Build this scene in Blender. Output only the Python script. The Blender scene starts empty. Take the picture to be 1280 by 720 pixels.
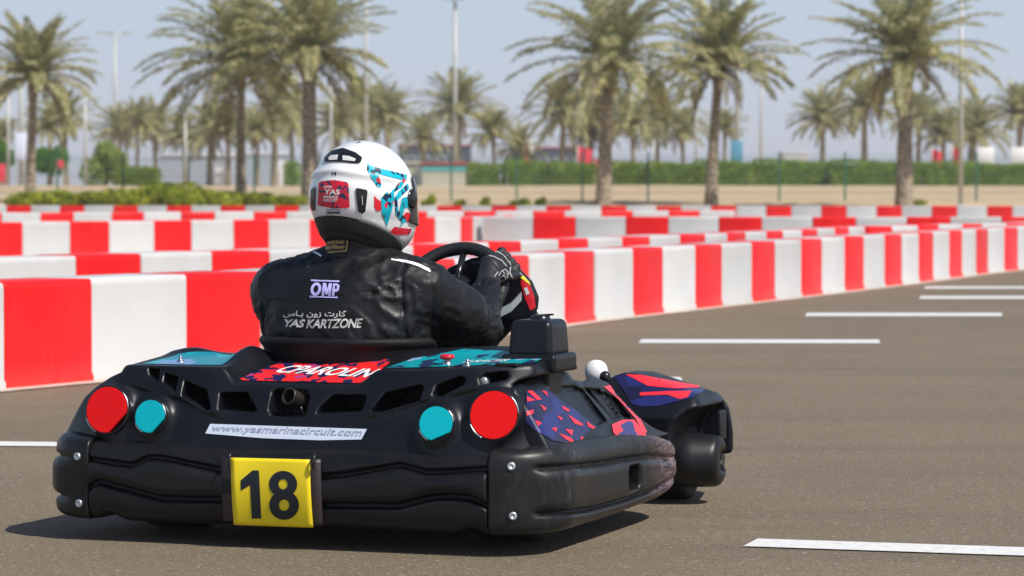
import bpy, bmesh, math, random
import numpy as np
from mathutils import Vector, Matrix, noise
from mathutils.bvhtree import BVHTree
random.seed(7); rng = np.random.default_rng(7)
R = math.radians
S = bpy.context.scene
COL = S.collection
# ------------------------------------------------------------------ camera
F = 3878.0; PT = math.atan(122/3878.0)
CAMZ = 1.0
cam = bpy.data.cameras.new('camera'); cam_ob = bpy.data.objects.new('camera', cam); COL.objects.link(cam_ob)
cam_ob.location = (0, 0, CAMZ); cam_ob.rotation_euler = (math.pi/2 - PT, 0, 0)
cam.sensor_width = 36; cam.lens = F/1280*36
cam.clip_start = .1; cam.clip_end = 8000
cam.dof.use_dof = True; cam.dof.focus_distance = 9.0; cam.dof.aperture_fstop = 6.6
S.camera = cam_ob
S.view_settings.view_transform = 'Standard'; S.view_settings.look = 'None'
S.view_settings.gamma = 1; S.view_settings.exposure = 0.08
S.render.resolution_x = 1024; S.render.resolution_y = 576
# ------------------------------------------------------------------ light
TOSUN = Vector((.50, -.40, .77)).normalized()
elev = math.asin(TOSUN.z); az = math.atan2(TOSUN.x, TOSUN.y)
w = bpy.data.worlds.new('World'); S.world = w; w.use_nodes = True
nt = w.node_tree; nt.nodes.clear()
out = nt.nodes.new('ShaderNodeOutputWorld'); bg = nt.nodes.new('ShaderNodeBackground')
sky = nt.nodes.new('ShaderNodeTexSky'); sky.sky_type = 'NISHITA'; sky.sun_disc = False
sky.sun_elevation = elev; sky.sun_rotation = az
sky.altitude = 0; sky.air_density = 1.0; sky.dust_density = .6; sky.ozone_density = 1.5
hs = nt.nodes.new('ShaderNodeHueSaturation'); hs.inputs['Saturation'].default_value = 1.0
nt.links.new(sky.outputs[0], hs.inputs['Color'])
# dusty haze low over the horizon, clearing upwards into the Nishita sky
tc = nt.nodes.new('ShaderNodeTexCoord'); sx = nt.nodes.new('ShaderNodeSeparateXYZ'); nt.links.new(tc.outputs['Generated'], sx.inputs[0])
hr = nt.nodes.new('ShaderNodeValToRGB'); e = hr.color_ramp.elements
e[0].position = 0; e[0].color = (.62,.63,.71,1); e[1].position = .075; e[1].color = (.485,.60,.73,1)
nt.links.new(sx.outputs[2], hr.inputs[0])
sc10 = nt.nodes.new('ShaderNodeVectorMath'); sc10.operation = 'SCALE'; sc10.inputs[3].default_value = 10.0; nt.links.new(hr.outputs[0], sc10.inputs[0])
fr_ = nt.nodes.new('ShaderNodeMapRange'); fr_.inputs[1].default_value = .05; fr_.inputs[2].default_value = .45; nt.links.new(sx.outputs[2], fr_.inputs[0])
mx = nt.nodes.new('ShaderNodeMix'); mx.data_type = 'RGBA'; nt.links.new(fr_.outputs[0], mx.inputs[0]); nt.links.new(sc10.outputs[0], mx.inputs[6]); nt.links.new(hs.outputs[0], mx.inputs[7])
nt.links.new(mx.outputs[2], bg.inputs[0])
bg.inputs[1].default_value = .1
nt.links.new(bg.outputs[0], out.inputs[0])
sl = bpy.data.lights.new('sun', 'SUN'); sl.energy = 4.6; sl.angle = R(.6); sl.color = (1, .955, .89)
so = bpy.data.objects.new('sun', sl); COL.objects.link(so)
so.rotation_euler = TOSUN.to_track_quat('Z', 'Y').to_euler(); so.location = (30, 0, 40)

# ------------------------------------------------------------------ materials
def mat(name, color=(.5,.5,.5), rough=.6, metal=0, spec=.5, coat=0):
    m = bpy.data.materials.new(name); m.use_nodes = True
    b = m.node_tree.nodes['Principled BSDF']
    b.inputs['Base Color'].default_value = (*color, 1); b.inputs['Roughness'].default_value = rough
    b.inputs['Metallic'].default_value = metal; b.inputs['Specular IOR Level'].default_value = spec
    b.inputs['Coat Weight'].default_value = coat
    return m
class N:
    """tiny node builder"""
    def __init__(s, m): s.t = m.node_tree; s.b = s.t.nodes['Principled BSDF']; s.co = s.t.nodes.new('ShaderNodeTexCoord')
    def new(s, typ, **kw):
        n = s.t.nodes.new(typ)
        for k, v in kw.items(): setattr(n, k, v)
        return n
    def L(s, a, b): s.t.links.new(a, b)
    def mp(s, scale=(1,1,1), rot=(0,0,0), src='Object'):
        n = s.new('ShaderNodeMapping'); n.inputs['Scale'].default_value = scale; n.inputs['Rotation'].default_value = rot
        s.L(s.co.outputs[src], n.inputs[0]); return n.outputs[0]
    def noise(s, vec, scale, detail=4, rough=.55, dist=0):
        n = s.new('ShaderNodeTexNoise'); n.inputs['Scale'].default_value = scale; n.inputs['Detail'].default_value = detail
        n.inputs['Roughness'].default_value = rough; n.inputs['Distortion'].default_value = dist
        s.L(vec, n.inputs['Vector']); return n.outputs['Fac']
    def vor(s, vec, scale, out='Color', feature='F1', rnd=1):
        n = s.new('ShaderNodeTexVoronoi', feature=feature); n.inputs['Scale'].default_value = scale; n.inputs['Randomness'].default_value = rnd
        s.L(vec, n.inputs['Vector']); return n.outputs[out]
    def ramp(s, fac, stops, interp='LINEAR'):
        n = s.new('ShaderNodeValToRGB'); n.color_ramp.interpolation = interp
        e = n.color_ramp.elements
        while len(e) < len(stops): e.new(.5)
        for i, (p, c) in enumerate(stops):
            e[i].position = p; e[i].color = (*c, 1) if len(c) == 3 else c
        s.L(fac, n.inputs[0]); return n.outputs[0]
    def mix(s, fac, a, b, mode='MIX'):
        n = s.new('ShaderNodeMix', data_type='RGBA', blend_type=mode)
        for k, v in ((0, fac), (6, a), (7, b)):
            if hasattr(v, 'is_output') or isinstance(v, bpy.types.NodeSocket): s.L(v, n.inputs[k])
            elif k == 0: n.inputs[0].default_value = v
            else: n.inputs[k].default_value = (*v, 1)
        return n.outputs[2]
    def math(s, op, a, b=0):
        n = s.new('ShaderNodeMath', operation=op)
        for i, v in enumerate((a, b)):
            if isinstance(v, bpy.types.NodeSocket): s.L(v, n.inputs[i])
            else: n.inputs[i].default_value = v
        return n.outputs[0]
    def bump(s, h, strength=.3, dist=.01):
        n = s.new('ShaderNodeBump'); n.inputs['Strength'].default_value = strength; n.inputs['Distance'].default_value = dist
        s.L(h, n.inputs['Height']); s.L(n.outputs[0], s.b.inputs['Normal']); return n
    def col(s, c): s.L(c, s.b.inputs['Base Color'])
    def rough(s, c): s.L(c, s.b.inputs['Roughness'])
    def g(s, v): return (v, v, v)

def black_plastic(name, base, rough, scr=.0, grain=900):
    m = mat(name, base, rough, spec=.34); n = N(m); v = n.mp()
    a = n.noise(v, 6, 5, .6); st = n.noise(n.mp((3, 3, 30)), 9, 6, .7)
    c = n.ramp(a, [(.3, tuple(x*.8 for x in base)), (.7, tuple(min(1, x*1.35) for x in base))])
    if scr:
        k = n.ramp(st, [(.60, (0,0,0)), (.72, (scr,)*3)]); c = n.mix(k, c, (.16,.15,.15))
    n.col(c)
    n.rough(n.ramp(a, [(.3, (rough-.08,)*3), (.75, (rough+.12,)*3)]))
    n.bump(n.noise(v, grain, 2), .12, .001)
    return m
M = {}
M['cowl'] = black_plastic('cowl_plastic', (.0055,.0065,.0095), .37)
M['bumper'] = black_plastic('bumper_plastic', (.0075,.0075,.0085), .42, .16)
M['sidebumper'] = None
M['blk'] = mat('black_matte', (.010,.010,.011), .6)
M['gloss'] = mat('gloss_black', (.012,.012,.014), .22)
M['rubber'] = mat('rubber', (.018,.018,.018), .75)
M['seat'] = mat('seat_shell', (.006,.006,.007), .6, spec=.25)
M['steel'] = mat('steel', (.55,.56,.58), .3, 1)
M['zinc'] = mat('zinc', (.62,.66,.70), .35, .8)
M['alu'] = mat('alu', (.45,.5,.5), .4, .7)
M['pipe'] = mat('pipe', (.10,.09,.08), .45, .9)
M['redlamp'] = mat('red_reflector', (.90,.006,.008), .5, spec=.2)
M['teallamp'] = mat('teal_reflector', (.0,.50,.58), .5, spec=.2)
M['white'] = mat('white_paint', (.8,.8,.8), .5)
M['url'] = mat('sticker_white', (.66,.72,.86), .45)
M['greytxt'] = mat('grey_print', (.36,.40,.50), .5)
M['yellow'] = mat('plate_yellow', (.92,.70,.02), .45, spec=.3)
M['ink'] = mat('ink', (.008,.012,.02), .45)
M['redknob'] = mat('red_knob', (.75,.01,.03), .3)
M['lavender'] = mat('lavender_print', (.48,.46,.86), .5)
M['gloveprint'] = mat('glove_print', (.40,.40,.40), .6)
M['silver'] = mat('silver_print', (.62,.62,.60), .45)
M['gold'] = mat('gold_print', (.62,.42,.10), .45)
M['redp'] = mat('red_print', (.72,.015,.03), .4)
# side bumper with scuffs
m = black_plastic('side_bumper_plastic', (.010,.010,.011), .38); M['sidebumper'] = m
n = N(m); v = n.mp((5, 5, 1.6)); s1 = n.noise(v, 9, 9, .8); s2 = n.noise(n.mp((1,1,1)), 3.2, 3)
k = n.math('MULTIPLY', n.ramp(s1, [(.50,(0,0,0)), (.66,(.9,.9,.9))]), n.ramp(s2, [(.46,(0,0,0)), (.60,(.7,.7,.7))]))
sep = n.new('ShaderNodeSeparateXYZ'); n.L(n.co.outputs['Object'], sep.inputs[0])
tip = n.ramp(n.math('ADD', sep.outputs[1], n.math('MULTIPLY', n.noise(v, 12, 4), .12)), [(.90/1.6,(0,0,0)), (1,(1,1,1))])
tipf = n.new('ShaderNodeMapRange'); tipf.inputs[1].default_value = .86; tipf.inputs[2].default_value = 1.22
n.L(sep.outputs[1], tipf.inputs[0])
k2 = n.math('MULTIPLY', tipf.outputs[0], n.ramp(n.noise(n.mp((1,1,9)), 14, 6, .7), [(.42,(0,0,0)), (.58,(1,1,1))]))
kf = n.new('ShaderNodeMapRange'); kf.inputs[1].default_value = .05; kf.inputs[2].default_value = .40; kf.inputs[3].default_value = .15; n.L(sep.outputs[1], kf.inputs[0]); k = n.math('MULTIPLY', k, kf.outputs[0])
base = m.node_tree.nodes['Principled BSDF'].inputs['Base Color'].links[0].from_socket
n.col(n.mix(k2, n.mix(k, base, (.24,.225,.22)), (.30,.19,.20)))
# suit
m = mat('racing_suit', (.0045,.0045,.0055), .42, spec=.42); M['suit'] = m
n = N(m); v = n.mp()
n.rough(n.ramp(n.noise(v, 18, 3), [(.3,(.42,)*3), (.7,(.56,)*3)]))
wv = n.new('ShaderNodeTexNoise'); wv.inputs['Scale'].default_value = 38; wv.inputs['Detail'].default_value = 3; wv.inputs['Distortion'].default_value = 1.2
n.L(n.mp((1, 1, 1.8)), wv.inputs['Vector']); n.bump(wv.outputs['Fac'], .22, .005)
# camo
def camo(name, cols, scale=(14,14,14), rot=(.3,.5,.6), dist=.5, rough=.32):
    m = mat(name, cols[0][1], rough+.06, coat=.1, spec=.35); n = N(m)
    mp = n.mp(scale, rot)
    nz = n.new('ShaderNodeTexNoise'); nz.inputs['Scale'].default_value = 1.6; nz.inputs['Detail'].default_value = 2
    n.L(mp, nz.inputs['Vector'])
    add = n.new('ShaderNodeMix', data_type='VECTOR'); add.inputs[0].default_value = dist*.09
    n.L(mp, add.inputs[4]); n.L(nz.outputs['Color'], add.inputs[5])
    vv = n.new('ShaderNodeTexVoronoi', distance='CHEBYCHEV'); vv.inputs['Scale'].default_value = 1
    n.L(add.outputs[1], vv.inputs['Vector'])
    sp = n.new('ShaderNodeSeparateColor'); n.L(vv.outputs['Color'], sp.inputs[0])
    n.col(n.ramp(sp.outputs[0], cols, 'CONSTANT')); return m
NAVY = (.012,.014,.075); RED = (.82,.02,.022); PINK = (.86,.03,.06); TEAL = (.0,.33,.38)
M['camored'] = camo('camo_red', [(0, RED), (.44, NAVY), (.74, RED), (.93,(.45,.04,.20))], (48, 30, 60), (.1,.1,.7), 1.6)
M['camonavy'] = camo('camo_navy', [(0, NAVY), (.45, (.016,.02,.13)), (.66, PINK), (.92, NAVY)], (24, 15, 40), (.5,.3,.2), 1.2)
M['camonavy2'] = camo('navy_graphic', [(0, (.014,.016,.085)), (.5, (.020,.024,.14)), (.8, (.012,.012,.05))], (18, 12, 30), (.5,.3,.2), .8)
M['pink'] = mat('coral_print', (.86,.03,.05), .42, spec=.35)
M['camopink'] = camo('camo_pink', [(0, (.86,.03,.05)), (.60, (.03,.03,.16)), (.80, (.85,.06,.10))], (20, 9, 30), (.2,.2,.4), 1.2)
M['camoteal'] = camo('camo_teal', [(0, TEAL), (.55, (.0,.27,.33)), (.72, (.015,.03,.09)), (.86, TEAL), (.95, (.25,.4,.6))], (40, 16, 40), (.2,.1,.5), 1.4)
M['camoteal2'] = camo('camo_teal_blue', [(0, (.0,.22,.30)), (.5, (.14,.28,.5)), (.7, TEAL)], (16, 6, 30), (.2,.1,.5), .9)
M['camohelm'] = camo('camo_helmet', [(0, (.0,.42,.55)), (.48, (.01,.025,.07)), (.76, (.0,.42,.55)), (.93, (.7,.02,.04))], (85, 85, 60), (.6,.5,.6), 1.5)
M['camohred'] = camo('camo_helmet_red', [(0, (.70,.015,.04)), (.48, (.03,.03,.08)), (.74, (.70,.015,.04))], (95, 95, 95), (.6,.5,.6), 1.4)
m = mat('helmet_white', (.80,.80,.79), .22, coat=.6); M['helmet'] = m
m = mat('visor', (.03,.025,.03), .08, spec=.8); M['visor'] = m
# asphalt
m = mat('asphalt', (.14,.12,.1), .85, spec=.3); M['asphalt'] = m
n = N(m); v = n.mp()
big = n.noise(v, .35, 4, .6); stn = n.noise(n.mp((.25, 1, 1)), .9, 4, .65)
c = n.ramp(big, [(.3, (.182,.141,.093)), (.7, (.222,.174,.117))])
c = n.mix(n.ramp(stn, [(.52,(0,0,0)), (.75,(.35,.35,.35))]), c, (.13,.104,.072))
tr = n.noise(n.mp((.12, .9, 1), (0,0,.12)), 1.6, 5, .7); c = n.mix(n.ramp(tr, [(.50,(0,0,0)), (.66,(.30,.30,.30))]), c, (.105,.082,.056))
c = n.mix(n.ramp(n.noise(v, 2.3, 5, .75), [(.60,(0,0,0)), (.78,(.35,.35,.35))]), c, (.26,.21,.15))
sp = n.noise(v, 170, 3, .7)
c = n.mix(1, c, n.ramp(sp, [(.25, (.72,)*3), (.5, (1,)*3), (.78, (1.25,)*3)]), 'MULTIPLY')
ag = n.vor(v, 130, 'Color'); sc = n.new('ShaderNodeSeparateColor'); n.L(ag, sc.inputs[0])
c = n.mix(n.ramp(sc.outputs[0], [(.95,(0,0,0)), (.98,(.5,.5,.5))]), c, (.48,.44,.36))
c = n.mix(n.ramp(sc.outputs[1], [(.88,(0,0,0)), (.95,(.6,.6,.6))]), c, (.05,.045,.04))
n.col(c); n.bump(n.math('ADD', sp, n.math('MULTIPLY', n.vor(v, 90, 'Distance'), .6)), .7, .006)
m = mat('road_paint', (.72,.71,.68), .7); M['paint'] = m
n = N(m); v = n.mp(src='Object'); c = n.ramp(n.noise(v, 30, 5, .7), [(.30,(.30,.27,.23)), (.40,(.66,.65,.62)), (.7,(.78,.77,.75))]); n.col(c)
m = mat('cream_paint', (.55,.48,.40), .8); M['cream'] = m
n = N(m); n.col(n.ramp(n.noise(n.mp(), 5, 6, .7), [(.3,(.40,.34,.27)), (.6,(.58,.51,.43))]))
m = mat('sand', (.55,.42,.27), .95, spec=.1); M['sand'] = m
n = N(m); v = n.mp(); c = n.ramp(n.noise(v, .25, 6, .65), [(.3,(.50,.37,.23)), (.7,(.60,.455,.29))]); n.col(c)
n.bump(n.noise(v, 3, 6, .7), .6, .15)
# barrier plastics: scuffs and dust, one per colour
def barrier_mat(name, base, dark, dust):
    m = mat(name, base, .45, spec=.3); n = N(m); v = n.mp()
    inf = n.new('ShaderNodeObjectInfo')
    off = n.new('ShaderNodeVectorMath', operation='ADD'); n.L(v, off.inputs[0])
    cmb = n.new('ShaderNodeCombineXYZ'); n.L(n.math('MULTIPLY', inf.outputs['Random'], 37.), cmb.inputs[0]); n.L(cmb.outputs[0], off.inputs[1])
    a = n.noise(off.outputs[0], 3.2, 5, .6)
    mp2 = n.new('ShaderNodeMapping'); mp2.inputs['Scale'].default_value = (9, 9, .8); n.L(off.outputs[0], mp2.inputs[0])
    st = n.noise(mp2.outputs[0], 2.2, 6, .7)
    c = n.ramp(a, [(.3, dark), (.65, base)])
    c = n.mix(n.ramp(st, [(.58,(0,0,0)), (.85,(.22,.22,.22))]), c, dust)
    sepn = n.new('ShaderNodeSeparateXYZ'); n.L(n.co.outputs['Object'], sepn.inputs[0])
    mr = n.new('ShaderNodeMapRange'); mr.inputs[1].default_value = .13; mr.inputs[2].default_value = .0; mr.inputs[3].default_value = 0; mr.inputs[4].default_value = .42
    n.L(sepn.outputs[2], mr.inputs[0])
    c = n.mix(n.math('MULTIPLY', mr.outputs[0], n.noise(off.outputs[0], 14, 4, .7)), c, dust)
    hs = n.new('ShaderNodeHueSaturation'); n.L(c, hs.inputs['Color']); n.L(n.math('ADD', n.math('MULTIPLY', inf.outputs['Random'], .16), .92), hs.inputs['Value'])
    n.col(hs.outputs[0]); n.rough(n.ramp(a, [(.3,(.36,)*3), (.7,(.52,)*3)]))
    n.bump(n.noise(off.outputs[0], 5, 2), .18, .02)
    return m
M['bred'] = barrier_mat('barrier_red', (.82,.008,.008), (.72,.004,.005), (.75,.12,.09))
M['bwhite'] = barrier_mat('barrier_white', (.585,.575,.565), (.54,.53,.51), (.48,.43,.37))
def leafmat(name, stops, rough=.55, trans=.0):
    m = mat(name, stops[0][1], rough, spec=.3); n = N(m)
    g = n.new('ShaderNodeNewGeometry')
    c = n.ramp(g.outputs['Random Per Island'], stops); c = n.mix(1, c, n.ramp(n.noise(n.mp(), 1.7, 3, .6), [(.32,(.62,.66,.6)), (.66,(1.2,1.18,1.15))]), 'MULTIPLY'); n.col(c)
    tr = n.new('ShaderNodeBsdfTranslucent'); n.L(c, tr.inputs[0]); ms = n.new('ShaderNodeMixShader'); ms.inputs[0].default_value = .45
    ou = m.node_tree.nodes['Material Output']; n.L(n.b.outputs[0], ms.inputs[1]); n.L(tr.outputs[0], ms.inputs[2]); n.L(ms.outputs[0], ou.inputs[0]); return m
M['frond'] = leafmat('palm_frond', [(0,(.22,.26,.11)), (.3,(.38,.40,.19)), (.7,(.60,.55,.30)), (1,(.76,.67,.42))])
M['deadfrond'] = leafmat('dry_frond', [(0,(.20,.15,.08)), (1,(.36,.28,.15))])
M['hedge'] = leafmat('hedge_leaf', [(0,(.17,.25,.02)), (.6,(.30,.39,.03)), (1,(.42,.50,.05))])
M['core'] = mat('hedge_core', (.10,.17,.03), .9)
M['shrub'] = leafmat('shrub_leaf', [(0,(.16,.25,.02)), (.5,(.38,.44,.03)), (1,(.62,.60,.06))])
M['tree'] = leafmat('tree_leaf', [(0,(.07,.19,.02)), (.6,(.13,.30,.03)), (1,(.20,.38,.05))])
M['bushl'] = leafmat('light_leaf', [(0,(.20,.29,.05)), (.6,(.34,.43,.10)), (1,(.48,.55,.15))])
m = mat('palm_bark', (.3,.22,.15), .9); M['bark'] = m
n = N(m); v = n.mp(); 
vb = n.vor(n.mp((7, 7, 9)), 1, 'Distance'); nn = n.noise(v, 5, 5, .7)
c = n.mix(n.ramp(nn, [(.3,(0,0,0)), (.7,(1,1,1))]), (.32,.25,.17), (.62,.50,.36))
c = n.mix(1, c, n.ramp(vb, [(0,(1.15,)*3), (.7,(.45,)*3)]), 'MULTIPLY'); n.col(c); n.bump(n.math('SUBTRACT', nn, vb), .9, .06)
M['fence'] = mat('fence_green', (.03,.13,.10), .5)
M['pole'] = mat('pole_grey', (.50,.50,.46), .5, .3)
M['bwood'] = mat('grey_cladding', (.40,.45,.52), .5)
M['glass'] = mat('window_glass', (.05,.07,.10), .1)
M['wallcream'] = mat('wall_cream', (.55,.52,.42), .8)
M['tealpaint'] = mat('teal_paint', (.10,.42,.42), .6)
M['roofred'] = mat('red_roof', (.38,.03,.045), .6)
M['navywall'] = mat('dark_band', (.06,.07,.11), .5)
M['signblue'] = mat('sign_blue', (.10,.30,.42), .5)
M['flag'] = mat('flag_red', (.72,.04,.07), .7)

# ------------------------------------------------------------------ helpers
def tag(o, label=None, cat=None, group=None, kind=None):
    if label: o['label'] = label
    if cat: o['category'] = cat
    if group: o['group'] = group
    if kind: o['kind'] = kind
    return o
def empty(name, loc=(0,0,0), rz=0, parent=None):
    o = bpy.data.objects.new(name, None); COL.objects.link(o); o.location = loc; o.rotation_euler = (0,0,rz); o.empty_display_size = .2
    if parent: o.parent = parent
    return o
def link(name, me, m=None, parent=None, smooth=False):
    o = bpy.data.objects.new(name, me); COL.objects.link(o)
    if m: me.materials.append(m)
    if parent: o.parent = parent
    if smooth: me.polygons.foreach_set('use_smooth', [True]*len(me.polygons))
    return o
def mesh(name, vs, fs, m=None, parent=None, smooth=False):
    me = bpy.data.meshes.new(name); me.from_pydata([tuple(v) for v in vs], [], fs); me.update()
    return link(name, me, m, parent, smooth)
def frombm(name, bm, m=None, parent=None, smooth=False):
    me = bpy.data.meshes.new(name); bm.to_mesh(me); bm.free()
    return link(name, me, m, parent, smooth)
def bm_box(bm, lo, hi, bev=0, seg=2, mtx=None):
    r = bmesh.ops.create_cube(bm, size=1)
    c = [(a+b)/2 for a, b in zip(lo, hi)]; s = [abs(b-a) for a, b in zip(lo, hi)]
    bmesh.ops.scale(bm, vec=s, verts=r['verts']); bmesh.ops.translate(bm, vec=c, verts=r['verts'])
    vs = r['verts']
    if bev:
        es = list({e for v in vs for e in v.link_edges})
        q = bmesh.ops.bevel(bm, geom=es, offset=bev, segments=seg, affect='EDGES', profile=.5)
        vs = list({v for f in q['faces'] for v in f.verts} | {v for v in vs if v.is_valid})
    if mtx is not None: bmesh.ops.transform(bm, matrix=mtx, verts=vs)
    return vs
def box(name, lo, hi, m, parent=None, bev=0, seg=2, mtx=None):
    bm = bmesh.new(); bm_box(bm, lo, hi, bev, seg, mtx); return frombm(name, bm, m, parent, bev > 0)
def bm_tube(bm, pts, rad, n=10, caps=True):
    pts = [Vector(p) for p in pts]
    rads = rad if isinstance(rad, (list, tuple)) else [rad]*len(pts)
    rings = []; up = None
    for i, p in enumerate(pts):
        t = (pts[min(i+1, len(pts)-1)] - pts[max(i-1, 0)]).normalized()
        if up is None: up = Vector((0,0,1)) if abs(t.z) < .9 else Vector((1,0,0))
        a = t.cross(up).normalized(); b = a.cross(t).normalized(); up = b
        rings.append([bm.verts.new(p + (a*math.cos(2*math.pi*k/n) + b*math.sin(2*math.pi*k/n))*rads[i]) for k in range(n)])
    for r0, r1 in zip(rings, rings[1:]):
        for k in range(n): bm.faces.new((r0[k], r0[(k+1)%n], r1[(k+1)%n], r1[k]))
    if caps: bm.faces.new(rings[0][::-1]); bm.faces.new(rings[-1])
def tube(name, pts, rad, m, parent=None, n=10, caps=True):
    bm = bmesh.new(); bm_tube(bm, pts, rad, n, caps); bmesh.ops.recalc_face_normals(bm, faces=bm.faces); return frombm(name, bm, m, parent, True)
def lathe(name, prof, m, parent=None, n=24, mtx=None):
    """prof: list of (r, h) turned about local z"""
    bm = bmesh.new(); rings = []
    for r, h in prof:
        if r < 1e-6: rings.append([bm.verts.new((0,0,h))])
        else: rings.append([bm.verts.new((r*math.cos(2*math.pi*k/n), r*math.sin(2*math.pi*k/n), h)) for k in range(n)])
    for a, b in zip(rings, rings[1:]):
        for k in range(n):
            if len(a) == 1 and len(b) == 1: continue
            if len(a) == 1: bm.faces.new((a[0], b[k], b[(k+1)%n]))
            elif len(b) == 1: bm.faces.new((a[k], a[(k+1)%n], b[0]))
            else: bm.faces.new((a[k], a[(k+1)%n], b[(k+1)%n], b[k]))
    bmesh.ops.recalc_face_normals(bm, faces=bm.faces)
    if mtx is not None: bmesh.ops.transform(bm, matrix=mtx, verts=bm.verts)
    o = frombm(name, bm, m, parent, True); return o
def sharp(o, ang=35):
    me = o.data
    try: me.set_sharp_from_angle(angle=R(ang))
    except Exception: pass
    return o
# numpy noise
_P = rng.permutation(256).astype(np.int32); _P = np.concatenate([_P, _P, _P]); _G = rng.uniform(-1, 1, 768).astype(np.float32)
def vn(x, y, z):
    xi, yi, zi = np.floor(x).astype(np.int32), np.floor(y).astype(np.int32), np.floor(z).astype(np.int32)
    fx, fy, fz = x-xi, y-yi, z-zi
    fx, fy, fz = [t*t*(3-2*t) for t in (fx, fy, fz)]
    h = lambda a, b, c: _G[_P[(_P[(_P[(xi+a) & 255] + yi + b) & 255] + zi + c) & 255]]
    def lx(b, c): p = h(0,b,c); return p + fx*(h(1,b,c)-p)
    def ly(c): p = lx(0,c); return p + fy*(lx(1,c)-p)
    p = ly(0); return p + fz*(ly(1)-p)
def smin(a, b, k): h = np.clip(.5+.5*(b-a)/k, 0, 1); return b + (a-b)*h - k*h*(1-h)
def smax(a, b, k): return -smin(-a, -b, k)
def sst(a, b, x): t = np.clip((x-a)/(b-a), 0, 1); return t*t*(3-2*t)
def ip(x, xs, ys): return np.interp(x, xs, ys)
def cap(x, y, z, a, b, r1, r2=None):
    r2 = r1 if r2 is None else r2
    a = np.array(a); b = np.array(b); d = b-a; L = (d*d).sum()
    t = np.clip(((x-a[0])*d[0] + (y-a[1])*d[1] + (z-a[2])*d[2])/L, 0, 1)
    return np.sqrt((x-a[0]-t*d[0])**2 + (y-a[1]-t*d[1])**2 + (z-a[2]-t*d[2])**2) - (r1 + (r2-r1)*t)
def ell(x, y, z, c, r):
    k = np.sqrt(((x-c[0])/r[0])**2 + ((y-c[1])/r[1])**2 + ((z-c[2])/r[2])**2); return (k-1)*min(r)
def rbox(x, y, z, lo, hi, r):
    q = [np.abs(p-(a+b)/2) - (b-a)/2 + r for p, a, b in zip((x,y,z), lo, hi)]
    return np.sqrt(sum(np.maximum(t, 0)**2 for t in q)) + np.minimum(np.maximum(np.maximum(q[0], q[1]), q[2]), 0) - r
def poly2d(x, y, P):
    d = np.full(x.shape, 1e9); s = np.ones(x.shape)
    n = len(P)
    for i in range(n):
        ax, ay = P[i]; bx, by = P[i-1]
        ex, ey = bx-ax, by-ay; wx, wy = x-ax, y-ay
        t = np.clip((wx*ex+wy*ey)/(ex*ex+ey*ey), 0, 1)
        d = np.minimum(d, (wx-ex*t)**2 + (wy-ey*t)**2)
        c1 = y >= ay; c2 = y < by; c3 = ex*wy > ey*wx
        s = np.where((c1 & c2 & c3) | (~c1 & ~c2 & ~c3), -s, s)
    return s*np.sqrt(d)
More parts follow.
